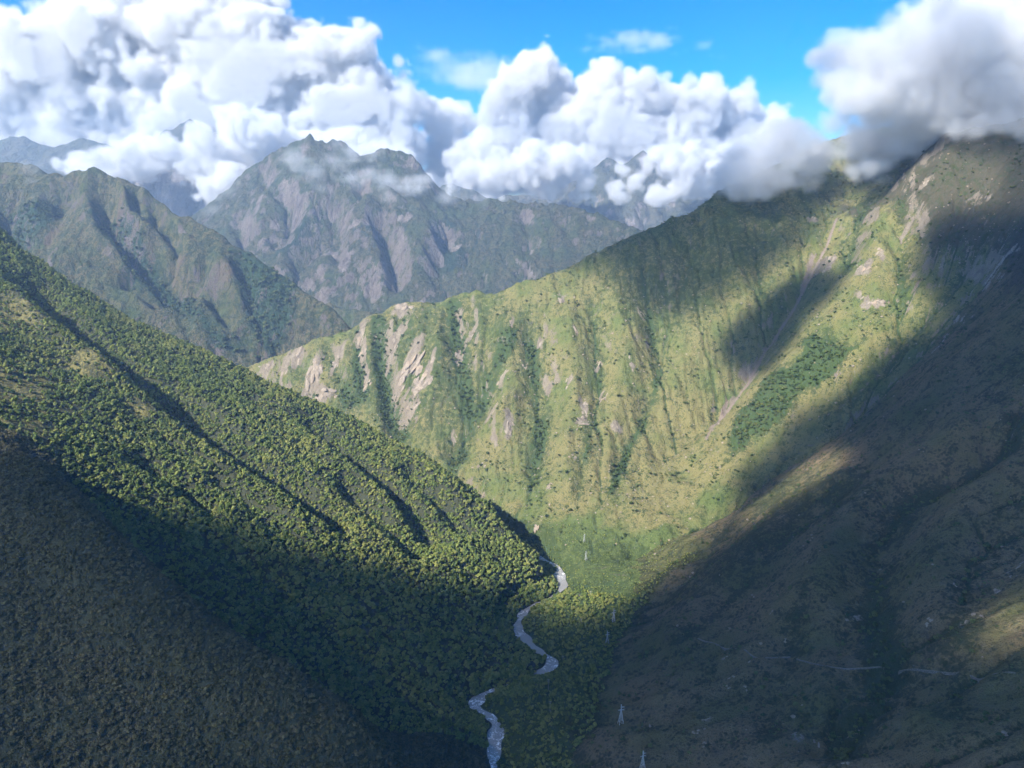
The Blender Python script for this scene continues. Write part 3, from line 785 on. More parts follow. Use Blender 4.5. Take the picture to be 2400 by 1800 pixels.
def trunk_data(name, seed, h, r0, limbs=4):
    r = np.random.default_rng(seed); vs = []; fs = []
    def tube(pts, rad):
        b0 = len(vs); n_ = 5
        for p_, rr in zip(pts, rad):
            for k in range(n_):
                a = 2 * np.pi * k / n_; vs.append((p_[0] + rr * math.cos(a), p_[1] + rr * math.sin(a), p_[2]))
        for i in range(len(pts) - 1):
            for k in range(n_): fs.append((b0 + i * n_ + k, b0 + i * n_ + (k + 1) % n_, b0 + (i + 1) * n_ + (k + 1) % n_, b0 + (i + 1) * n_ + k))
    top = np.array([r.uniform(-.05, .05), r.uniform(-.05, .05), h])
    mid = top * .55 + np.array([.02, -.02, 0])
    tube([(0, 0, -.18), tuple(mid), tuple(top)], [r0 * 1.3, r0 * .8, r0 * .3])
    for k in range(limbs):
        a = 2 * np.pi * (k + r.uniform(-.2, .2)) / limbs; s_ = mid + (top - mid) * r.uniform(0, .5); e = s_ + np.array([math.cos(a) * .26, math.sin(a) * .26, .20])
        tube([tuple(s_), tuple((s_ + e) / 2 + np.array([0, 0, -.02])), tuple(e)], [r0 * .55, r0 * .4, r0 * .15])
    me = bpy.data.meshes.new(name); me.from_pydata([tuple(map(float, v)) for v in vs], [], fs); me.materials.append(M_bark); me.update()
    return me
def joined(name, a, b_):
    bm = bmesh.new(); bm.from_mesh(a); n0 = len(bm.faces); bm.from_mesh(b_); bm.faces.ensure_lookup_table()
    for f in bm.faces[n0:]: f.material_index = 1
    me = bpy.data.meshes.new(name); bm.to_mesh(me); bm.free(); me.materials.append(a.materials[0]); me.materials.append(b_.materials[0]); return me
kinds = {}
for nm, mat, spec in (('broadleaf', M_leaf, [(31, 6, 150, .46, .50, .60), (32, 5, 140, .42, .60, .62), (33, 7, 160, .54, .40, .56), (36, 4, 120, .34, .66, .64)]),
                      ('shrub', M_leaf_dark, [(41, 4, 90, .52, .40, .36), (42, 5, 100, .60, .34, .34), (43, 3, 80, .42, .46, .40)]),
                      ('bush', M_leaf_green, [(51, 4, 100, .52, .46, .42), (52, 3, 80, .42, .54, .48)])):
    kinds[nm] = []
    for (sd, lb, lv, R, H, zc) in spec:
        c = crown_data(nm + '_crown', mat, sd, lb, lv, R, H, zc); t = trunk_data(nm + '_trunk', sd + 500, zc, .035 if nm == 'broadleaf' else .03)
        po = bpy.data.objects.new(nm + '_pattern', joined(nm + '_pattern', c, t))   # kept out of the scene: only drawn through the forest masses
        kinds[nm].append((c, t, po))

def scatter(name, kind_objs, pts, scl, rot, label, cat):
    """a mass of plants nobody could count, as one object"""
    me = bpy.data.meshes.new(name); n_ = len(pts)
    me.vertices.add(n_); me.vertices.foreach_set('co', pts.astype(np.float32).ravel())
    which = np.random.default_rng(n_).integers(0, len(kind_objs), n_)
    for k, v in (('scl', scl), ('yaw', rot), ('which', which)):
        a = me.attributes.new(k, 'FLOAT', 'POINT'); a.data.foreach_set('value', np.asarray(v, np.float32))
    o = bpy.data.objects.new(name, me); COL.objects.link(o)
    g = bpy.data.node_groups.new(name, 'GeometryNodeTree')
    g.interface.new_socket('Geometry', in_out='INPUT', socket_type='NodeSocketGeometry'); g.interface.new_socket('Geometry', in_out='OUTPUT', socket_type='NodeSocketGeometry')
    N = g.nodes; L = g.links; gi = N.new('NodeGroupInput'); go = N.new('NodeGroupOutput'); jn = N.new('GeometryNodeJoinGeometry')
    def at_(nm):
        k = N.new('GeometryNodeInputNamedAttribute'); k.data_type = 'FLOAT'; k.inputs[0].default_value = nm; return k.outputs[0]
    s_, y_, wch = at_('scl'), at_('yaw'), at_('which')
    cv = N.new('ShaderNodeCombineXYZ'); L.new(y_, cv.inputs[2])
    for i, ko in enumerate(kind_objs):
        oi = N.new('GeometryNodeObjectInfo'); oi.inputs[0].default_value = ko
        ip = N.new('GeometryNodeInstanceOnPoints'); cmp = N.new('FunctionNodeCompare'); cmp.data_type = 'FLOAT'; cmp.operation = 'EQUAL'
        L.new(wch, cmp.inputs[0]); cmp.inputs[1].default_value = float(i); cmp.inputs['Epsilon'].default_value = .1
        L.new(gi.outputs[0], ip.inputs['Points']); L.new(cmp.outputs[0], ip.inputs['Selection']); L.new(oi.outputs['Geometry'], ip.inputs['Instance'])
        L.new(cv.outputs[0], ip.inputs['Rotation']); L.new(s_, ip.inputs['Scale']); L.new(ip.outputs[0], jn.inputs[0])
    L.new(jn.outputs[0], go.inputs[0])
    md = o.modifiers.new('scatter', 'NODES'); md.node_group = g
    return tag(o, label, cat, kind='stuff')

def sample(F, dens, rs, need_seen=True, tol=22.0):
    """random ground points, dens plants per square metre"""
    r = np.random.default_rng(rs)
    n_ = r.poisson(np.clip(dens, 0, 1) * F.dx * F.dx)
    i, j = np.nonzero(n_); k = n_[i, j]; i, j = np.repeat(i, k), np.repeat(j, k)
    x = F.x0 + (j + r.uniform(-.5, .5, len(j))) * F.dx; y = F.y0 + (i + r.uniform(-.5, .5, len(i))) * F.dx
    z = F.z(x, y); ok = F.inside(x, y)
    if F is A and need_seen: ok &= seen(x, y, z + 6, tol)
    elif F is not A: ok &= (np.abs(x / y) < .78)
    return np.stack([x, y, z], 1)[ok]

rg = np.random.default_rng(99)
_, rT = A.dist(river, 60); cumr = np.concatenate([[0], np.cumsum(np.linalg.norm(np.diff(rv[:, :2], axis=0), axis=1))]); cumr /= cumr[-1]
rw = np.interp(rT, cumr, np.maximum(hw + 2.6, 2.2)); rn = np.interp(rT, cumr, narrow)
wet = np.clip((riverD - rw - .5) / 2, 0, 1) * (1 - np.clip(soilA * 1.4, 0, 1))
dn = fbm(A.X, A.Y, 120, 4, 301); dn2 = fbm(A.X, A.Y, 45, 3, 311)
# forest on the left hillside
d_for = np.where(far_leftm, .066 * (1 - .85 * glade) * (1 + .7 * dn2), 0) * wet
p_for = sample(A, d_for, 1)
# shrubs of the near left spur
d_shr = np.where(near_left, .10 * (1 + .4 * dn2), 0) * wet
p_shr = sample(A, d_shr, 2)
# valley floor trees
d_flr = np.where(valley_floor | (floor_poly > .5), .055 * (1 + .5 * dn2) * (1 - .2 * meadow) * (1 + 1.5 * rn * (riverD < 40)), 0) * wet
p_flr = sample(A, d_flr, 3)
# bushes in the gullies and over the grass of the right side and the ridge
th = np.clip((vegA - .40) * 2.6, 0, 1)
d_gul = np.where(right_side | spur_side, .034 * th**1.2 + np.where(on_spur, .0075, .0050) * np.clip(.6 + 2.2 * dn2 + 1.4 * streak, 0, 2.6), 0) * (1 - np.clip(soilA * 1.5, 0, 1)) * (1 - np.clip(rockA * 1.0, 0, .8))
p_gul = sample(A, d_gul, 4)
# forest on the far left mountain
d_fl = np.clip((at_B['veg'] - .36) * 2.4, 0, 1) * .007
p_fl = sample(B, d_fl, 5)
print('plants', len(p_for), len(p_shr), len(p_flr), len(p_gul), len(p_fl))

def sizes(n_, lo, hi): return rg.uniform(0, 1, n_)**1.6 * (hi - lo) + lo
s_for, s_shr, s_flr, s_gul, s_fl = sizes(len(p_for), 3.2, 9.5), sizes(len(p_shr), 2.0, 6.5), sizes(len(p_flr), 2.4, 7.5), rg.uniform(0, 1, len(p_gul))**2.0 * 5.0 + 2.0 + 2.2 * bil(th, (p_gul[:, 0] - A.x0) / 4, (p_gul[:, 1] - A.y0) / 4), sizes(len(p_fl), 10, 19)
gi_ = lambda F_, p__: bil(F_, (p__[:, 0] - A.x0) / 4, (p__[:, 1] - A.y0) / 4)
s_flr *= (1 - .62 * gi_(meadow, p_flr)) * (1 + .55 * gi_(rn * (riverD < 30), p_flr)); s_for *= 1 + .45 * gi_(rn * (riverD < 30), p_for)
s_for *= 1 + .35 * fbm(p_for[:, 0], p_for[:, 1], 60, 3, 331)
s_gul *= np.where(A.Y[np.clip(((p_gul[:,1]-A.y0)/4).astype(int),0,A.h-1), 0] > 1400, 1.15, .9)

# ---- the three hundred plants that show largest are things of their own; the rest are masses
def make_tree(name, kind, var, loc, s, yaw, label, cat, group):
    e = bpy.data.objects.new(name, None); e.empty_display_size = 1; COL.objects.link(e)
    e.location = loc; e.scale = (s, s, s); e.rotation_euler = (0, 0, yaw)
    c, t, _ = kinds[kind][var]
    for nm, d in (('crown', c), ('trunk', t)):
        o = bpy.data.objects.new(nm, d); COL.objects.link(o); o.parent = e
    return tag(e, label, cat, group)
sets = [('tree', 'broadleaf', p_for, s_for, 'forest tree on the left hillside', 'tree', 'forest trees on the left hillside', 100),
        ('shrub', 'shrub', p_shr, s_shr, 'dark shrub on the lower left spur', 'shrub', 'shrubs on the lower left spur', 90),
        ('tree', 'broadleaf', p_flr, s_flr, 'green tree on the valley floor', 'tree', 'trees on the valley floor', 50),
        ('bush', 'bush', p_gul, s_gul, 'bush on the right mountainside', 'bush', 'bushes on the right mountainside', 60)]
left_over = {}
for nm, kd, pp, ss, lb, ct, grp, cnt in sets:
    px_, py_, dd = to_px(pp + np.array([0, 0, 1.0]) * ss[:, None] * .5)
    show = ss / dd * seen(pp[:, 0], pp[:, 1], pp[:, 2] + ss * .5) * (px_ > 15) * (px_ < 2385) * (py_ > 15) * (py_ < 1780)
    top_ = np.argsort(-show)[:cnt]
    rest = np.ones(len(pp), bool); rest[top_] = False; left_over[lb] = rest
    def zone(k):
        x_, y_ = px_[k], py_[k]
        size_ = 'tall' if ss[k] > np.quantile(ss[top_], .66) else ('low' if ss[k] < np.quantile(ss[top_], .33) else 'middling')
        col_ = 'at far left' if x_ < 200 else 'left of the river' if x_ < 1100 else 'beside the river' if x_ < 1330 else 'right of the river' if x_ < 1600 else 'well right of the river' if x_ < 2000 else 'near the right edge'
        row_ = 'in sunlight' if y_ < 1180 else 'in upper shade' if y_ < 1400 else 'in lower shade' if y_ < 1600 else 'near the bottom edge'
        return size_ + ' ' + lb + ' ' + col_ + ', ' + row_
    for k in top_: make_tree(nm, kd, int(rg.integers(0, len(kinds[kd]))), tuple(pp[k] - np.array([0, 0, .3])), float(ss[k]), float(rg.uniform(0, 6.28)), zone(k), ct, grp)
K = lambda s: [t[2] for t in kinds[s]]
def mass(name, kind, pp, ss, key, label, cat):
    m_ = left_over.get(key, np.ones(len(pp), bool))
    scatter(name, K(kind), pp[m_] - np.array([0, 0, .3]), ss[m_], rg.uniform(0, 6.28, m_.sum()), label, cat)
mass('forest', 'broadleaf', p_for, s_for, sets[0][4], 'dense forest canopy covering the left hillside', 'forest')
mass('shrubland', 'shrub', p_shr, s_shr, sets[1][4], 'dense dark shrubs covering the lower left spur', 'shrubs')
mass('valley_woods', 'broadleaf', p_flr, s_flr, sets[2][4], 'green woods along the river on the valley floor', 'woods')
mass('hillside_bushes', 'bush', p_gul, s_gul, sets[3][4], 'scattered bushes and gully thickets on the right mountainsides', 'bushes')
mass('far_forest', 'bush', p_fl, s_fl, '', 'hazy forest on the flank of the far left mountain', 'forest')

# ------------------------------------------------------------------ haze
def box_obj(name, lo, hi):
    v = [(x, y, z) for x in (lo[0], hi[0]) for y in (lo[1], hi[1]) for z in (lo[2], hi[2])]
    f = [(0,1,3,2),(4,6,7,5),(0,4,5,1),(2,3,7,6),(0,2,6,4),(1,5,7,3)]
    me = bpy.data.meshes.new(name); me.from_pydata(v, [], f); o = bpy.data.objects.new(name, me); COL.objects.link(o); return o
HAZE_TOP = float(max(A.Z.max(), B.Z.max(), C.Z.max(), D.Z.max())) + 25
hz = box_obj('haze', (-8500, -1500, RZ - 120), (6500, 9600, HAZE_TOP))
mh = bpy.data.materials.new('haze'); mh.use_nodes = True; nt = mh.node_tree; nt.nodes.remove(nt.nodes['Principled BSDF'])
pv = nt.nodes.new('ShaderNodeVolumePrincipled'); pv.inputs['Color'].default_value = (.48, .68, 1.0, 1); pv.inputs['Density'].default_value = 0.5 / 7900; pv.inputs['Anisotropy'].default_value = .1
nt.links.new(pv.outputs[0], nt.nodes['Material Output'].inputs['Volume']); hz.data.materials.append(mh)
hz.display_type = 'WIRE'
tag(hz, 'thin blue haze filling the valley air', 'haze', kind='stuff')

# ------------------------------------------------------------------ clouds: real volumes of mist
def noise3(shape, cells, seed):
    """smooth random lattice noise (-1..1), trilinear over a smoothed lattice, shape (nx, ny, nz)"""
    r = np.random.default_rng(seed)
    n_ = [max(2, int(math.ceil(s / c)) + 2) for s, c in zip(shape, (cells,) * 3)]
    lat = r.uniform(-1, 1, n_).astype(np.float32)
    out = lat
    for ax, s in enumerate(shape):
        t = np.arange(s, dtype=np.float32) / cells; i = t.astype(int); f = t - i; f = f * f * (3 - 2 * f)
        sh = [1, 1, 1]; sh[ax] = s; f = f.reshape(sh)
        out = np.take(out, i, ax) * (1 - f) + np.take(out, i + 1, ax) * f
    return out

class Cloud:
    def __init__(s, lo, hi, dx):
        s.lo = np.array(lo, float); s.dx = dx
        s.n = [int((b - a) / dx) + 1 for a, b in zip(lo, hi)]
        s.f = np.full(s.n, -1.0, np.float32); s.g = np.zeros(s.n, np.float32)
    def puff(s, c, r, dens=1.0, squash=(1, 1, 1)):
        rr = np.array(squash, float) * r
        i0 = np.maximum(0, ((c - rr - s.lo) / s.dx).astype(int)); i1 = np.minimum(s.n, ((c + rr - s.lo) / s.dx).astype(int) + 2)
        if (i1 <= i0).any(): return
        ax = [((s.lo[k] + np.arange(i0[k], i1[k]) * s.dx - c[k]) / rr[k]).astype(np.float32)**2 for k in range(3)]
        d = 1 - np.sqrt(ax[0][:, None, None] + ax[1][None, :, None] + ax[2][None, None, :])
        sl_ = tuple(slice(a, b) for a, b in zip(i0, i1))
        s.g[sl_] = np.where(d > s.f[sl_], dens, s.g[sl_]); s.f[sl_] = np.maximum(s.f[sl_], d)
    def build(s, name, label, dens, amp, cells, edge, col=(.87, .875, .895), seed=0, aniso=0.0, bias=0.0):
        nz_ = np.zeros(s.n, np.float32); a = 1.0; tot = 0
        for o, c in enumerate(cells):
            nz_ += a * (np.abs(noise3(s.n, c, seed + o)) * 2.2 - .75 if 0 < o < 4 else .8 * noise3(s.n, c, seed + o)); tot += a; a *= .82
        f = s.f + amp * nz_ / tot * 1.6 + bias
        d = np.clip(f / edge, 0, 1); d = d * d * (3 - 2 * d)
        d = np.where(s.f > -.5, d, 0) * np.clip(s.g, 0, None)
        for ax in range(3):                      # nothing at the border of the grid
            sl_ = [slice(None)] * 3; sl_[ax] = 0; d[tuple(sl_)] = 0; sl_[ax] = -1; d[tuple(sl_)] = 0
        s.d = d
        return volume_obj(name, label, d, s.lo, s.dx, dens, col, aniso)

def volume_obj(name, label, d, lo, dx, dens, col, aniso):
    nx, ny, nz_ = d.shape
    d = (d * np.random.default_rng(nx).uniform(.9, 1, d.shape)).astype(np.float32)
    me = bpy.data.meshes.new(name); N_ = d.size
    me.vertices.add(N_)
    at_ = me.attributes.new('density', 'FLOAT', 'POINT'); at_.data.foreach_set('value', np.ascontiguousarray(d, np.float32).ravel())
    o = bpy.data.objects.new(name, me); COL.objects.link(o)
    m = bpy.data.materials.new(name); m.use_nodes = True; nt = m.node_tree; nt.nodes.remove(nt.nodes['Principled BSDF'])
    v = nt.nodes.new('ShaderNodeVolumePrincipled'); v.inputs['Color'].default_value = (*col, 1); v.inputs['Density'].default_value = dens; v.inputs['Anisotropy'].default_value = aniso
    v.inputs['Density Attribute'].default_value = 'density'
    nt.links.new(v.outputs[0], nt.nodes['Material Output'].inputs['Volume'])
    g = bpy.data.node_groups.new(name, 'GeometryNodeTree')
    g.interface.new_socket('Geometry', in_out='INPUT', socket_type='NodeSocketGeometry'); g.interface.new_socket('Geometry', in_out='OUTPUT', socket_type='NodeSocketGeometry')
    N = g.nodes; L = g.links; gi = N.new('NodeGroupInput'); go = N.new('NodeGroupOutput')
    pos = N.new('GeometryNodeInputPosition'); sep = N.new('ShaderNodeSeparateXYZ'); L.new(pos.outputs[0], sep.inputs[0])
    idx = None
    for k, stride in ((0, ny * nz_), (1, nz_), (2, 1)):
        a = N.new('ShaderNodeMath'); a.operation = 'SUBTRACT'; L.new(sep.outputs[k], a.inputs[0]); a.inputs[1].default_value = float(lo[k])
        b_ = N.new('ShaderNodeMath'); b_.operation = 'DIVIDE'; L.new(a.outputs[0], b_.inputs[0]); b_.inputs[1].default_value = dx
        fi = N.new('FunctionNodeFloatToInt'); fi.rounding_mode = 'ROUND'; L.new(b_.outputs[0], fi.inputs[0])
        im = N.new('FunctionNodeIntegerMath'); im.operation = 'MULTIPLY'; L.new(fi.outputs[0], im.inputs[0]); im.inputs[1].default_value = stride
        if idx is None: idx = im.outputs[0]
        else:
            ad = N.new('FunctionNodeIntegerMath'); ad.operation = 'ADD'; L.new(idx, ad.inputs[0]); L.new(im.outputs[0], ad.inputs[1]); idx = ad.outputs[0]
    na = N.new('GeometryNodeInputNamedAttribute'); na.data_type = 'FLOAT'; na.inputs[0].default_value = 'density'
    si = N.new('GeometryNodeSampleIndex'); si.data_type = 'FLOAT'; si.domain = 'POINT'; si.clamp = True
    L.new(gi.outputs[0], si.inputs['Geometry']); L.new(na.outputs[0], si.inputs['Value']); L.new(idx, si.inputs['Index'])
    vc = N.new('GeometryNodeVolumeCube'); vc.inputs['Min'].default_value = tuple(float(x) for x in lo)
    vc.inputs['Max'].default_value = tuple(float(lo[k] + (d.shape[k] - 1) * dx) for k in range(3))
    vc.inputs['Resolution X'].default_value = nx; vc.inputs['Resolution Y'].default_value = ny; vc.inputs['Resolution Z'].default_value = nz_
    vc.inputs['Background'].default_value = 0.0
    L.new(si.outputs[0], vc.inputs['Density'])
    sm = N.new('GeometryNodeSetMaterial'); sm.inputs['Material'].default_value = m
    L.new(vc.outputs[0], sm.inputs['Geometry']); L.new(sm.outputs[0], go.inputs[0])
    md = o.modifiers.new('cloud', 'NODES'); md.node_group = g
    me.materials.append(m)
    return tag(o, label, 'cloud', kind='stuff')

def in_poly(px, py, poly):
    poly = np.array(poly, float); ins = np.zeros(np.shape(px), bool)
    for k in range(len(poly)):
        a, b = poly[k], poly[(k + 1) % len(poly)]
        c = (a[1] > py) != (b[1] > py)
        ins ^= c & (px < (b[0] - a[0]) * (py - a[1]) / (b[1] - a[1] + 1e-12) + a[0])
    return ins
def edge_dist(px, py, poly):
    poly = np.array(poly, float); D = np.full(np.shape(px), 1e9)
    for k in range(len(poly)):
        a, b = poly[k], poly[(k + 1) % len(poly)]; ab = b - a
        t = np.clip(((px - a[0]) * ab[0] + (py - a[1]) * ab[1]) / (ab @ ab + 1e-9), 0, 1)
        D = np.minimum(D, np.hypot(px - a[0] - t * ab[0], py - a[1] - t * ab[1]))
    return D
def fill(cl, poly, n_, rmin, rmax, Y0, dY, seed, dens=1.0, squash=(1, 1, .85)):
    """billows of many sizes packed inside an outline, bigger in the middle"""
    r = np.random.default_rng(seed); P_ = np.array(poly, float); lo, hi = P_.min(0), P_.max(0); k = 0; tries = 0
    while k < n_ and tries < n_ * 60:
        tries += 1; x, y = r.uniform(lo, hi)
        if not in_poly(np.array(x), np.array(y), poly): continue
        e = float(edge_dist(np.array(x), np.array(y), poly)); rad = min(rmax, max(rmin, e)) * r.uniform(.75, 1.1)
        if e < rad * .55: continue
        Y_ = Y0 + r.uniform(-1, 1) * dY; c = at(x, y, Y_)
        cl.puff(c, rad * Y_ / FPX, dens * r.uniform(.45, 1), squash); k += 1

# --- the great bank behind the distant range
bank = Cloud((-6300, 7250, -50), (3900, 8700, 2450), 21.0)
fill(bank, [(-200,40),(60,30),(150,10),(260,-60),(640,-60),(700,70),(800,70),(870,90),(930,170),(1010,215),(1070,240),(1120,260),(1120,490),(880,440),(760,420),(620,440),(500,470),(300,430),(100,420),(-200,400)], 260, 24, 120, 7900, 330, 3)
fill(bank, [(1050,300),(1130,240),(1150,170),(1230,130),(1300,150),(1380,170),(1450,150),(1560,180),(1680,205),(1750,195),(1780,240),(1850,280),(1880,340),(1820,470),(1600,520),(1420,505),(1240,495),(1100,490),(1030,450)], 200, 20, 80, 7850, 300, 5)
for px, py, Y_, r_ in ((1260,165,7600,60),(1200,210,7600,60),(1430,190,7600,45),(1520,220,7550,60),(1640,240,7550,65),(1745,240,7550,50),(1800,310,7550,50),(830,110,7500,55),(760,110,7500,60),
                       (620,270,7500,50),(430,230,7500,70),(350,190,7500,70),(210,90,7500,80),(60,130,7500,100)):
    bank.puff(at(px, py, Y_), r_ * Y_ / FPX)
bank.build('cloud', 'huge white and grey cumulus bank towering behind the distant peaks', .017, .68, (34, 17, 9, 5, 2.8, 1.6), .25, seed=900)
# --- lower heads in front of the distant range
front = Cloud((-4700, 5450, -120), (2700, 6500, 1500), 13.5)
fill(front, [(-200,392),(0,405),(95,378),(140,348),(240,348),(330,322),(400,330),(470,305),(500,250),(560,235),(620,240),(660,290),(720,310),(800,290),(900,320),(960,330),(1000,400),(1020,470),(600,480),(420,440),(300,432),(100,425),(-200,430)], 150, 14, 60, 5950, 260, 6)
fill(front, [(1030,470),(1060,380),(1120,330),(1200,350),(1300,320),(1390,345),(1398,385),(1370,430),(1330,425),(1370,445),(1450,430),(1490,400),(1480,350),(1560,335),(1640,320),(1700,330),(1800,300),(1870,330),(1850,430),(1700,480),(1610,470),(1590,430),(1540,440),(1500,450),(1450,475),(1330,490),(1270,470),(1220,440),(1200,470),(1150,480),(1110,450),(1060,440)], 150, 12, 48, 5950, 260, 7)
for px, py, Y_, r_ in ((560,290,5700,60),(600,330,5650,50),(500,440,5600,48),(540,410,5600,45),(1250,390,5650,55),(1330,370,5650,45),(1600,380,5650,50),(1680,400,5650,40)):
    front.puff(at(px, py, Y_), r_ * Y_ / FPX)
for px, py, Y_, r_ in ((300,360,5750,40),(350,345,5750,36),(390,350,5700,34),(240,370,5750,30),(470,330,5700,40),(1370,430,5700,36),(1440,440,5650,34),(1490,420,5700,30),(1540,450,5650,30),(1590,430,5650,34),(1460,400,5750,22),(140,385,5750,22),(1000,440,5600,30),(1060,430,5600,34)):
    front.puff(at(px, py, Y_), r_ * Y_ / FPX)
front.build('cloud', 'bright white cloud heads lying in front of the distant peaks', .017, .86, (34, 17, 9, 5, 2.8, 1.6), .32, seed=920)

# --- thin high veil in the blue
veil = Cloud((-1700, 6600, 1000), (2300, 7600, 2100), 30.0)
fill(veil, [(1290,110),(1400,70),(1560,50),(1600,90),(1540,130),(1380,140),(1300,150)], 26, 14, 40, 7100, 150, 8, .55, (1.5, 1, .55))
fill(veil, [(1560,125),(1640,90),(1700,85),(1650,120),(1580,135)], 10, 8, 18, 7100, 100, 9, .3, (1.6, 1, .5))
fill(veil, [(985,95),(1040,100),(1120,120),(1280,150),(1250,230),(1130,240),(1030,200),(985,150)], 40, 30, 60, 7200, 150, 10, .45, (1.5, 1, .6))
fill(veil, [(1660,130),(1720,120),(1700,140),(1660,145)], 5, 6, 12, 7100, 60, 11, .25, (1.6, 1, .5))
veil.build('cloud', 'thin torn cloud veil high in the blue sky', .0075, .75, (14, 7, 3.4, 1.8), .9, seed=930)

# --- the near cloud that hides the right-hand summit
nearc = Cloud((450, 1600, -20), (1950, 2650, 980), 10.0)
fill(nearc, [(1895,130),(1920,80),(2010,65),(2060,50),(2100,10),(2140,-60),(2480,-60),(2480,320),(2360,310),(2220,320),(2150,355),(2060,420),(1990,420),(1950,350),(1990,260),(1895,200)], 190, 24, 80, 2080, 200, 12)
fill(nearc, [(2190,310),(2250,260),(2480,250),(2480,325),(2350,320),(2230,335)], 30, 16, 34, 1830, 60, 16, .7)
fill(nearc, [(1640,430),(1690,345),(1780,285),(1880,290),(1960,320),(2000,400),(1900,445),(1780,470),(1690,465)], 70, 18, 48, 2200, 90, 13, .9)
fill(nearc, [(1900,260),(1990,240),(2010,320),(1930,330)], 12, 18, 34, 2300, 80, 14, .5)
fill(nearc, [(1960,380),(2080,370),(2130,350),(2080,430),(2030,440),(1980,420)], 16, 16, 34, 2030, 60, 15, .6)
nearc.build('cloud', 'soft grey cloud wrapped round the right hand summit', .024, .95, (28, 14, 7, 3.8, 2.1), .42, bias=.10, seed=950)

# --- shreds of mist on the far massif and the far left mountain
shred = Cloud((-2400, 4450, 0), (900, 5150, 700), 16.0)
for px, py, Y_, r_, dn_ in ((690,375,4750,34,.5),(740,400,4700,44,.6),(790,380,4750,44,.6),(830,350,4800,50,.8),(820,420,4700,50,.7),(870,410,4720,36,.6),(760,440,4650,30,.3),(910,430,4650,40,.8),(950,440,4650,44,1.0),
                            (985,430,4680,36,.8),(905,460,4600,30,.4),(1010,420,4750,40,.8),(1045,460,4700,30,.6),(1390,525,4520,30,.3),(930,480,4560,24,.2),(530,440,4950,40,.5),(515,500,4900,34,.3),(1130,465,4690,24,.4)):
    shred.puff(at(px, py, Y_), r_ * Y_ / FPX, dn_, (1.25, .8, .8))
shred.build('cloud', 'torn mist drifting before the twin rocky peaks', .010, .60, (14, 7, 3.5, 1.9), .9, seed=970)
shred2 = Cloud((-2600, 3000, -50), (-1500, 3560, 330), 13.0)
for px, py, Y_, r_, dn_ in ((60,400,3380,26,.6),(75,430,3330,20,.5),(100,465,3250,20,.5),(125,440,3280,18,.4),(155,450,3260,16,.5),(145,475,3230,13,.4),(170,440,3290,14,.3),(200,440,3280,18,.2)):
    shred2.puff(at(px, py, Y_), r_ * Y_ / FPX, dn_, (1.2, .9, .9))
shred2.build('cloud', 'small mist wisps clinging to the far left mountain', .007, .60, (10, 5, 2.6), .9, seed=980)

# --- unseen cloud deck added overhead, outlined to drop shade on chosen ground
HD = 1500.0
shade_deck = Cloud((-4400, -2900, HD - 112), (200, 1300, HD + 114), 28.0)
nx, ny = shade_deck.n[0], shade_deck.n[1]
DX, DY = np.meshgrid(shade_deck.lo[0] + np.arange(nx) * 28.0, shade_deck.lo[1] + np.arange(ny) * 28.0, indexing='ij')
hitx = np.full(DX.shape, np.nan); hity = hitx.copy(); hitz = hitx.copy(); done = np.zeros(DX.shape, bool)
for t in np.arange(900, 5200, 8.0):
    x, y, z = DX - SUN[0] * t, DY - SUN[1] * t, HD - SUN[2] * t
    h_ = ~done & A.inside(x, y) & (A.z(x, y) >= z)
    hitx[h_], hity[h_], hitz[h_] = x[h_], y[h_], z; done |= h_
ok = done & (np.nan_to_num(hity, nan=-1) > 260)
vx, vy, vz = np.where(ok, hitx, 0), np.where(ok, hity, 300), np.where(ok, hitz, 0)
px_, py_, _ = to_px(np.stack([vx, vy, vz], -1))
top_clear = 1 - .55 * np.clip((560 - py_) / 90, 0, 1) * np.clip((px_ - 1750) / 80, 0, 1)
vis_ = ok & seen(vx, np.maximum(vy, 1), vz + 3, 10) & (px_ > -250) & (px_ < 2650) & (py_ < 2100)
lit_polys = [[(-300,400),(0,500),(1006,1050),(1300,1330),(1300,1400),(1240,1385),(1150,1415),(1010,1375),(930,1335),(830,1320),(700,1285),(560,1240),(420,1220),(300,1190),(170,1145),(110,1095),(60,1075),(-300,1085)],
    [(400,1000),(400,880),(830,700),(1196,630),(1300,620),(1390,625),(1430,665),(1490,720),(1560,735),(1620,725),(1700,700),(1800,640),(1870,590),(1900,560),(1960,505),(2030,500),(2100,455),(2170,395),(2260,370),(2330,400),(2310,450),(2240,470),(2190,480),(2175,560),(2140,640),(2200,720),(2180,770),(2120,790),(2090,820),(2060,860),(2000,910),(1920,955),(1850,1000),(1800,1050),(1770,1090),(1740,1130),(1740,1170),(1730,1200),(1690,1235),(1620,1300),(1530,1380),(1440,1440),(1340,1460),(1290,1460),(1240,1400),(1300,1400),(1006,1180),(800,1080)],
    [(1735,1210),(1850,1112),(1950,1055),(2000,1065),(1930,1130),(1850,1172),(1775,1225)], [(2200,1515),(2320,1435),(2400,1395),(2600,1370),(2600,1500),(2400,1510),(2300,1530)]]
dark_polys = [[(1735,885),(1685,820),(1705,775),(1800,690),(1850,660),(1910,638),(1990,640),(1965,685),(1900,730),(1870,790),(1800,865)]]
cov = np.ones(DX.shape)
def sm_poly(poly, soft): return np.clip(.5 + (np.where(in_poly(px_, py_, poly), 1, -1) * edge_dist(px_, py_, poly) + np.clip(wob, -soft, soft) * .6) / soft, 0, 1)
wob = fbm(px_, py_, 170, 4, 991, .6) * 60
for pl, sf in zip(lit_polys, (40, 110, 30, 40)): cov = np.minimum(cov, 1 - sm_poly(pl, sf))
for pl in dark_polys: cov = np.maximum(cov, sm_poly(pl, 50))
cov = cov * top_clear
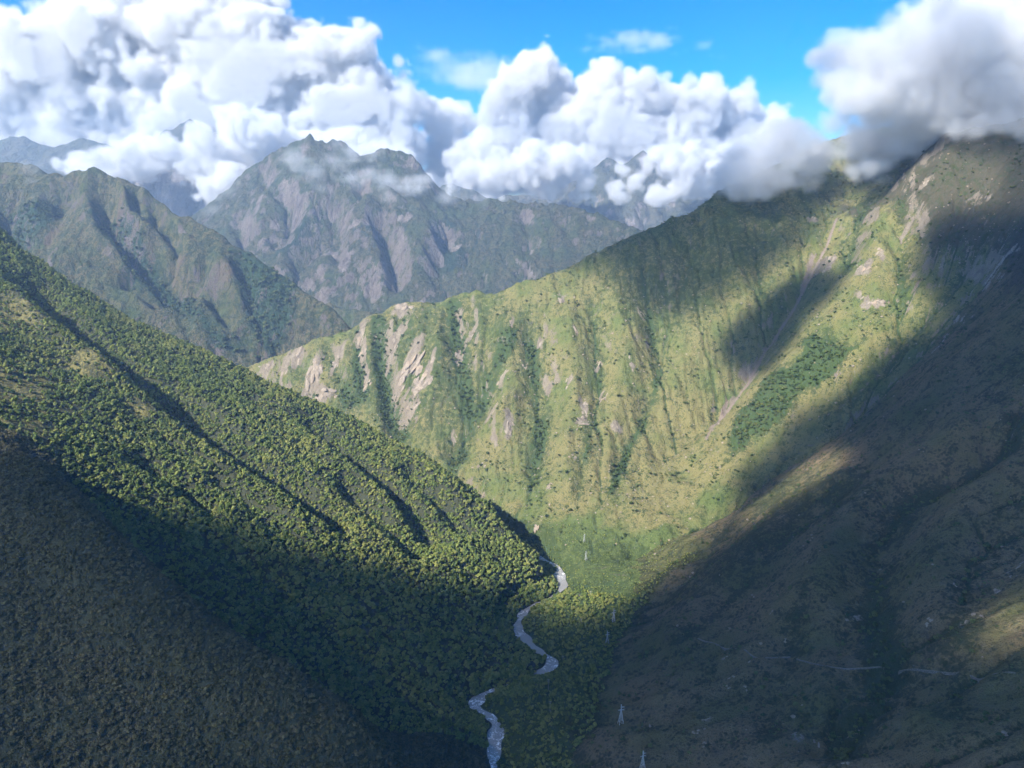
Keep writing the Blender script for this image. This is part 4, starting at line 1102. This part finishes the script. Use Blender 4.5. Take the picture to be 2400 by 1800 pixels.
cov = cov * (1 - .40 * sm_poly([(-400,1090),(92,1090),(233,1230),(412,1410),(543,1512),(722,1612),(922,1830),(-400,1900)], 40)) * (1 - .10 * sm_poly([(1500,1330),(1750,1200),(2000,1020),(2400,760),(2600,700),(2600,1380),(2000,1470),(1600,1520)], 120))
cov = cov * (1 - .38 * sm_poly([(1350,640),(1600,480),(1900,400),(1900,560),(1750,700),(1550,740)], 120))
val, wt = np.where(vis_, cov, 0.0), vis_.astype(float)
for _ in range(4):                                      # spread into what the valley does not show
    v2, w2 = blur(val * wt, 1), blur(wt, 1)
    val = np.where(vis_, cov, v2 / np.maximum(w2, 1e-9)); wt = np.where(vis_, 1.0, (w2 > 1e-7) * 1.0)
edge_ = np.clip(np.minimum.reduce([DX - shade_deck.lo[0], shade_deck.lo[0] + nx * 28 - DX, DY - shade_deck.lo[1], shade_deck.lo[1] + ny * 28 - DY]) / 200, 0, 1)
cov2 = np.clip((np.where(done, val, 0) - .26) / .66, 0, 1) * edge_
zz = (shade_deck.lo[2] + np.arange(shade_deck.n[2]) * 28.0 - HD)[None, None, :]
prof = np.clip(1.2 - np.abs(zz) / 48 + .25 * noise3(shade_deck.n, 6, 990), 0, 1)
dd_ = (cov2[:, :, None] * prof).astype(np.float32)
dd_[dd_ < .02] = 0
for ax in range(3):
    sl_ = [slice(None)] * 3; sl_[ax] = 0; dd_[tuple(sl_)] = 0; sl_[ax] = -1; dd_[tuple(sl_)] = 0
volume_obj('cloud', 'unseen cloud added overhead, shaped to shade the lower valley', dd_, shade_deck.lo, 28.0, .034, (1, 1, 1), 0.0)

# ------------------------------------------------------------------ pale rock: outcrops, cliff slabs and loose stones
M_rock, nt, b = new_mat('pale_rock'); q = NB(nt)
p = q.pos((1, 1, .3)); n1, n2 = q.noise(p, .18, 5, .65, .8), q.noise(q.pos(), .03, 3, .6)
c = q.mix(q.step(n1, .35, .68), (.285, .238, .186), (.175, .143, .115)); c = q.mix(q.math('MULTIPLY', q.step(n2, .5, .7), .5), c, (.30, .215, .14))
nt.links.new(c, b.inputs['Base Color']); nt.links.new(q.bump(n1, .8, 1.2), b.inputs['Normal'])
def rock_data(seed, flat):
    r = np.random.default_rng(seed); bm = bmesh.new(); bmesh.ops.create_icosphere(bm, subdivisions=2, radius=1)
    cuts = [(lambda n_: n_ / np.linalg.norm(n_))(r.normal(size=3)) for _ in range(9)]; dcut = r.uniform(.45, .85, 9)
    for v in bm.verts:
        c_ = np.array(v.co) * (1 + .18 * r.normal())
        for n_, d_ in zip(cuts, dcut):
            k = c_ @ n_ - d_
            if k > 0: c_ = c_ - n_ * k * .9
        v.co = (c_[0], c_[1] * 1.0, c_[2] * flat)
    me = bpy.data.meshes.new('rock'); bm.to_mesh(me); bm.free(); me.materials.append(M_rock); return me
slabs = [rock_data(600 + k, .45) for k in range(5)]
stones = [rock_data(640 + k, .7) for k in range(3)]
def ground_frame(F, x, y, e=6.0):
    gx = (F.z(x + e, y) - F.z(x - e, y)) / (2 * e); gy = (F.z(x, y + e) - F.z(x, y - e)) / (2 * e)
    n_ = Vector((-gx, -gy, 1)).normalized(); dn_ = Vector((-gx, -gy, 0)); dn_ = (dn_ - n_ * dn_.dot(n_)).normalized()
    return n_, dn_, n_.cross(dn_)
from mathutils import Matrix
ro_rng = np.random.default_rng(77)
where_ = lambda px, py: ('on the low cliffs ending the central ridge', 'cliff outcrops on the central ridge') if px < 1060 else \
    (('on the sunlit ribbed ridge face', 'outcrops on the ridge face') if px < 1560 else
     (('in the patchy light below the right hand summit', 'outcrops below the right summit') if py < 900 else ('on the dark right hand slope', 'outcrops on the dark slope')))
dark_spots = [(2388,1330,7,16),(2335,1385,9,5),(2282,1440,7,5),(1838,1507,6,4),(1716,1590,4,12),(1700,1545,4,14),(2005,1720,8,20),(1990,1790,5,10),(1640,1715,10,12),(1655,1745,9,8),(1755,1555,4,6),(1915,1750,10,9),
              (2170,1465,7,14),(2185,1450,5,8),(1808,1435,4,6),(2355,1725,5,5),(1985,1455,4,5),(1707,1615,5,7),(1748,1620,5,7),(1650,1690,4,7),(1625,1720,6,6),(2240,1375,7,6)]
ORD = ['first', 'second', 'third', 'fourth', 'fifth', 'sixth', 'seventh', 'eighth', 'ninth', 'tenth', 'eleventh', 'twelfth', 'thirteenth', 'fourteenth', 'fifteenth', 'sixteenth', 'seventeenth', 'eighteenth', 'nineteenth', 'twentieth',
       'twenty-first', 'twenty-second', 'twenty-third', 'twenty-fourth', 'twenty-fifth', 'twenty-sixth', 'twenty-seventh', 'twenty-eighth', 'twenty-ninth', 'thirtieth']
spots_all = sorted([s_ for s_ in rock_spots if s_[0] not in (1930,)] + dark_spots); seen_n = {}
for (px, py, rx, ry) in spots_all:
    c = A.hit(px, py); k_ = np.hypot(c[0], c[1]) / FPX
    n_, dn_, ac = ground_frame(A, c[0], c[1])
    wx, wy = rx * k_, min(ry * k_ * 1.25, rx * k_ * 3.2)
    e = bpy.data.objects.new('rock_outcrop', None); COL.objects.link(e); e.location = c
    wh, grp = where_(px, py)
    size_ = 'large' if rx * ry > 700 else ('small' if rx * ry < 110 else 'pale')
    seen_n[grp] = seen_n.get(grp, 0) + 1
    tag(e, '%s rock outcrop %s, %s from left' % (size_ if size_ == 'pale' else size_ + ' pale', wh, ORD[seen_n[grp] - 1]), 'rock', grp)
    m_ = 3 + int(rx * ry / 130)
    for _ in range(min(m_, 12)):
        u, v = ro_rng.normal() * .42, ro_rng.normal() * .42
        pt = Vector(c) + ac * float(u * wx) + dn_ * float(v * wy); gz = float(A.z(pt.x, pt.y))
        sx = max(1.6, wx * ro_rng.uniform(.18, .42)); sy = max(2.0, min(wy * ro_rng.uniform(.20, .45), sx * 2.6)); sz = min(sx, sy) * ro_rng.uniform(.5, .9)
        n2_, d2_, a2_ = ground_frame(A, pt.x, pt.y)
        R = Matrix((a2_, d2_, n2_)).transposed().to_4x4() @ Matrix.Rotation(float(ro_rng.uniform(-.35, .35)), 4, 'Z')
        o = bpy.data.objects.new('slab', slabs[int(ro_rng.integers(0, 5))]); COL.objects.link(o); o.parent = e
        o.matrix_local = Matrix.Translation(Vector((pt.x, pt.y, gz)) - Vector(c)) @ R @ Matrix.Diagonal((float(sx), float(sy), float(sz), 1))
# loose stones
d_st = np.where(spur_side, .0026 * np.clip(1 + 2.5 * dn, 0, 3), np.where(right_side, .0016 * np.clip(dn2 * 2.4 - .1, 0, 2), 0)) * (1 - np.clip(vegA * 1.2, 0, .9))
p_st = sample(A, d_st, 8); s_st = rg.uniform(0, 1, len(p_st))**2.5 * 2.4 + .8
st_obj = []
for sm_ in stones: st_obj.append(bpy.data.objects.new('stone_pattern', sm_))
scatter('loose_stones', st_obj, p_st, s_st, rg.uniform(0, 6.28, len(p_st)), 'pale loose stones strewn over the grassy mountainsides', 'stones')

# ------------------------------------------------------------------ footpath with its retaining wall
def strip(name, pts, half, lift, mat):
    L = densify(pts, 4.0); t = np.gradient(L[:, :2], axis=0); t /= np.linalg.norm(t, axis=1, keepdims=True) + 1e-9; nr = np.stack([-t[:, 1], t[:, 0]], 1)
    z = A.z(L[:, 0], L[:, 1]) + lift
    return L, nr, z
M_path, nt, b = new_mat('trodden_earth'); q = NB(nt)
nt.links.new(q.mix(q.noise(q.pos(), .4, 4), (.17, .15, .12), (.25, .22, .19)), b.inputs['Base Color'])
M_wall, nt, b = new_mat('dry_stone'); q = NB(nt)
vo = q.voro(q.pos(), .9); nt.links.new(q.mix(q.step(vo.outputs['Distance'], .2, .6), (.20, .185, .16), (.11, .10, .09)), b.inputs['Base Color'])
for pix in ([(1636,1498),(1665,1505),(1690,1520),(1727,1522)], [(1745,1524),(1759,1538),(1781,1545),(1817,1545),(1853,1543)], [(1868,1547),(1900,1556),(1930,1563),(1962,1569),(2009,1567),(2066,1569)], [(2106,1579),(2157,1580),(2236,1583),(2323,1585),(2381,1580)]):
    pts = smooth_line([A.hit(a_, b_) for a_, b_ in pix], 1)
    L, nr, z = strip('path', pts, 1.0, .4, M_path)
    # downhill side
    g_ = A.z(L[:, 0] + nr[:, 0] * 3, L[:, 1] + nr[:, 1] * 3) - A.z(L[:, 0] - nr[:, 0] * 3, L[:, 1] - nr[:, 1] * 3)
    nr = nr * np.where(g_ > 0, -1, 1)[:, None]
    z = blur(np.repeat(z[:, None], 3, 1), 1)[:, 1]
    inn = L[:, :2] - nr * .8; out = L[:, :2] + nr * .8
    n_ = len(L)
    vs = [(*inn[k], z[k]) for k in range(n_)] + [(*out[k], z[k]) for k in range(n_)]
    me = bpy.data.meshes.new('path'); me.from_pydata([tuple(map(float, v)) for v in vs], [], [(k, k + 1, n_ + k + 1, n_ + k) for k in range(n_ - 1)]); me.materials.append(M_path)
    po = bpy.data.objects.new('footpath', me); COL.objects.link(po)
    tag(po, ['pale footpath section farthest left across the dark slope', 'pale footpath section curving across the middle of the dark slope', 'pale footpath section meeting the dark gully', 'pale footpath section right of the dark gully'][[1636,1745,1868,2106].index(pix[0][0])], 'path', 'sections of the footpath', 'structure')
    wv = []; wf = []
    o2 = out + nr * .5
    for k in range(n_):
        gz = float(A.z(o2[k, 0], o2[k, 1])); top = z[k] + .1 + .25 * ro_rng.normal() * .5
        wv += [(*(out[k] - nr[k] * .05), top), (*o2[k], top), (*o2[k], min(gz, z[k]) - .8), (*(out[k] - nr[k] * .05), min(gz, z[k]) - .8)]
    for k in range(n_ - 1):
        for e in range(4): wf.append((k * 4 + e, k * 4 + (e + 1) % 4, k * 4 + 4 + (e + 1) % 4, k * 4 + 4 + e))
    me = bpy.data.meshes.new('retaining_wall'); me.from_pydata([tuple(map(float, v)) for v in wv], [], wf); me.materials.append(M_wall)
    wo = bpy.data.objects.new('retaining_wall', me); COL.objects.link(wo); wo.parent = po

# ------------------------------------------------------------------ power pylons
M_steel, nt, b = new_mat('galvanised_steel'); q = NB(nt)
nt.links.new(q.mix(q.noise(q.pos(), .8, 3), (.42, .44, .45), (.58, .60, .60)), b.inputs['Base Color']); b.inputs['Metallic'].default_value = .3; b.inputs['Roughness'].default_value = .55
M_glass, nt, b = new_mat('insulator'); b.inputs['Base Color'].default_value = (.22, .20, .18, 1); b.inputs['Roughness'].default_value = .3
M_wood, nt, b = new_mat('pole_wood'); q = NB(nt)
nt.links.new(q.mix(q.noise(q.pos((1, 1, .2)), 2.0), (.32, .28, .23), (.46, .42, .36)), b.inputs['Base Color'])
def bars(name, segs, rad, mat, parent, sides=4):
    vs = []; fs = []
    for a_, b_ in segs:
        a_, b_ = Vector(a_), Vector(b_); d = (b_ - a_).normalized(); u = d.orthogonal().normalized(); v = d.cross(u); b0 = len(vs)
        for p_ in (a_, b_):
            for k in range(sides): an = 2 * math.pi * (k + .5) / sides; vs.append(tuple(p_ + (u * math.cos(an) + v * math.sin(an)) * rad))
        for k in range(sides): fs.append((b0 + k, b0 + (k + 1) % sides, b0 + sides + (k + 1) % sides, b0 + sides + k))
        fs.append(tuple(b0 + k for k in reversed(range(sides)))); fs.append(tuple(b0 + sides + k for k in range(sides)))
    me = bpy.data.meshes.new(name); me.from_pydata(vs, [], fs); me.materials.append(mat)
    o = bpy.data.objects.new(name, me); COL.objects.link(o); o.parent = parent; return o
def pylon(px, py, hp, yaw, label):
    c = A.hit(px, py); d = to_px(c)[2]; H = hp * d / FPX
    e = bpy.data.objects.new('power_pylon', None); COL.objects.link(e); e.location = c; e.rotation_euler = (0, 0, yaw)
    s = H / 27.0
    w0, w1 = 3.2 * s, .55 * s; zt = 17.5 * s
    cor = [(1, 1), (-1, 1), (-1, -1), (1, -1)]
    f = lambda k, t: (cor[k][0] * (w0 + (w1 - w0) * t), cor[k][1] * (w0 + (w1 - w0) * t), -2.5 * s * (1 - t) * (t == 0) + zt * t)
    for k in range(4): bars('leg', [(f(k, 0), f(k, 1))], .24 * s, M_steel, e)
    br = []
    lv = [.0, .22, .42, .6, .76, .9, 1.0]
    for a_, b_ in zip(lv[:-1], lv[1:]):
        for k in range(4):
            k2 = (k + 1) % 4; pa, pb = f(k, max(a_, .02)), f(k2, max(a_, .02)); qa, qb = f(k, b_), f(k2, b_)
            br += [(pa, qb), (pb, qa), (qa, qb)]
    bars('bracing', br, .11 * s, M_steel, e, 3)
    ms = []
    for k in range(4): ms.append(((cor[k][0] * w1, cor[k][1] * w1, zt), (cor[k][0] * w1 * .7, cor[k][1] * w1 * .7, H)))
    bars('mast', ms, .16 * s, M_steel, e)
    mb = []
    for i in range(7):
        z0, z1 = zt + (H - zt) * i / 7, zt + (H - zt) * (i + 1) / 7
        for k in range(4): k2 = (k + 1) % 4; mb.append(((cor[k][0] * w1 * .85, cor[k][1] * w1 * .85, z0), (cor[k2][0] * w1 * .85, cor[k2][1] * w1 * .85, z1)))
    bars('mast_lattice', mb, .09 * s, M_steel, e, 3)
    for z_, side in ((18.6 * s, -1), (18.6 * s, 1), (22.4 * s, 1)):
        L_ = 4.0 * s
        a_ = bars('crossarm', [((0, w1, z_), (side * L_, 0, z_ + .3 * s)), ((0, -w1, z_), (side * L_, 0, z_ + .3 * s)), ((0, w1 * .8, z_ + 1.3 * s), (side * L_, 0, z_ + .4 * s)), ((0, -w1 * .8, z_ + 1.3 * s), (side * L_, 0, z_ + .4 * s))], .15 * s, M_steel, e)
        bars('insulator', [((side * L_, 0, z_ + .3 * s), (side * L_, 0, z_ - 1.5 * s))], .16 * s, M_glass, a_, 6)
    tag(e, label, 'pylon', 'power pylons along the valley')
pyl = [(1506,1803,48,.3,'steel lattice power pylon at the bottom edge on the dark slope'),(1455,1696,50,.2,'tall steel lattice power pylon on the dark slope above the river'),
       (1423,1512,36,.1,'steel lattice power pylon at the slope foot, nearer of the two beside the valley floor'),(1438,1460,37,.2,'steel lattice power pylon at the slope foot, farther of the two beside the valley floor'),
       (1373,1314,24,.4,'steel lattice power pylon on the sunlit valley floor, nearer one'),(1369,1270,20,.3,'small far steel lattice power pylon where the sunlit grass rises')]
for a_ in pyl: pylon(*a_)
def pole(px, py, hp, label):
    c = A.hit(px, py); d = to_px(c)[2]; H = hp * d / FPX
    e = bpy.data.objects.new('utility_pole', None); COL.objects.link(e); e.location = c
    bars('post', [((0, 0, -1.5), (0, 0, H))], .20, M_wood, e, 6)
    for z_ in (.80, .93):
        a_ = bars('crossarm', [((-1.8, 0, H * z_), (1.8, 0, H * z_))], .12, M_steel, e)
        for x_ in (-1.6, 0, 1.6): bars('insulator', [((x_, 0, H * z_), (x_, 0, H * z_ + .7))], .12, M_glass, a_, 6)
    tag(e, label, 'pole', 'utility poles beside the river')
for a_ in ((1384,1400,16,'slim utility pole behind the gravel bar in the valley trees'),(1362,1467,16,'slim utility pole among valley trees right of the upper river bend'),(1319,1558,21,'slim utility pole beside the wide river bend'),
           (1285,1621,29,'slim utility pole in trees below the wide river bend'),(1289,1670,28,'slim utility pole standing in yellow green bushes')): pole(*a_)
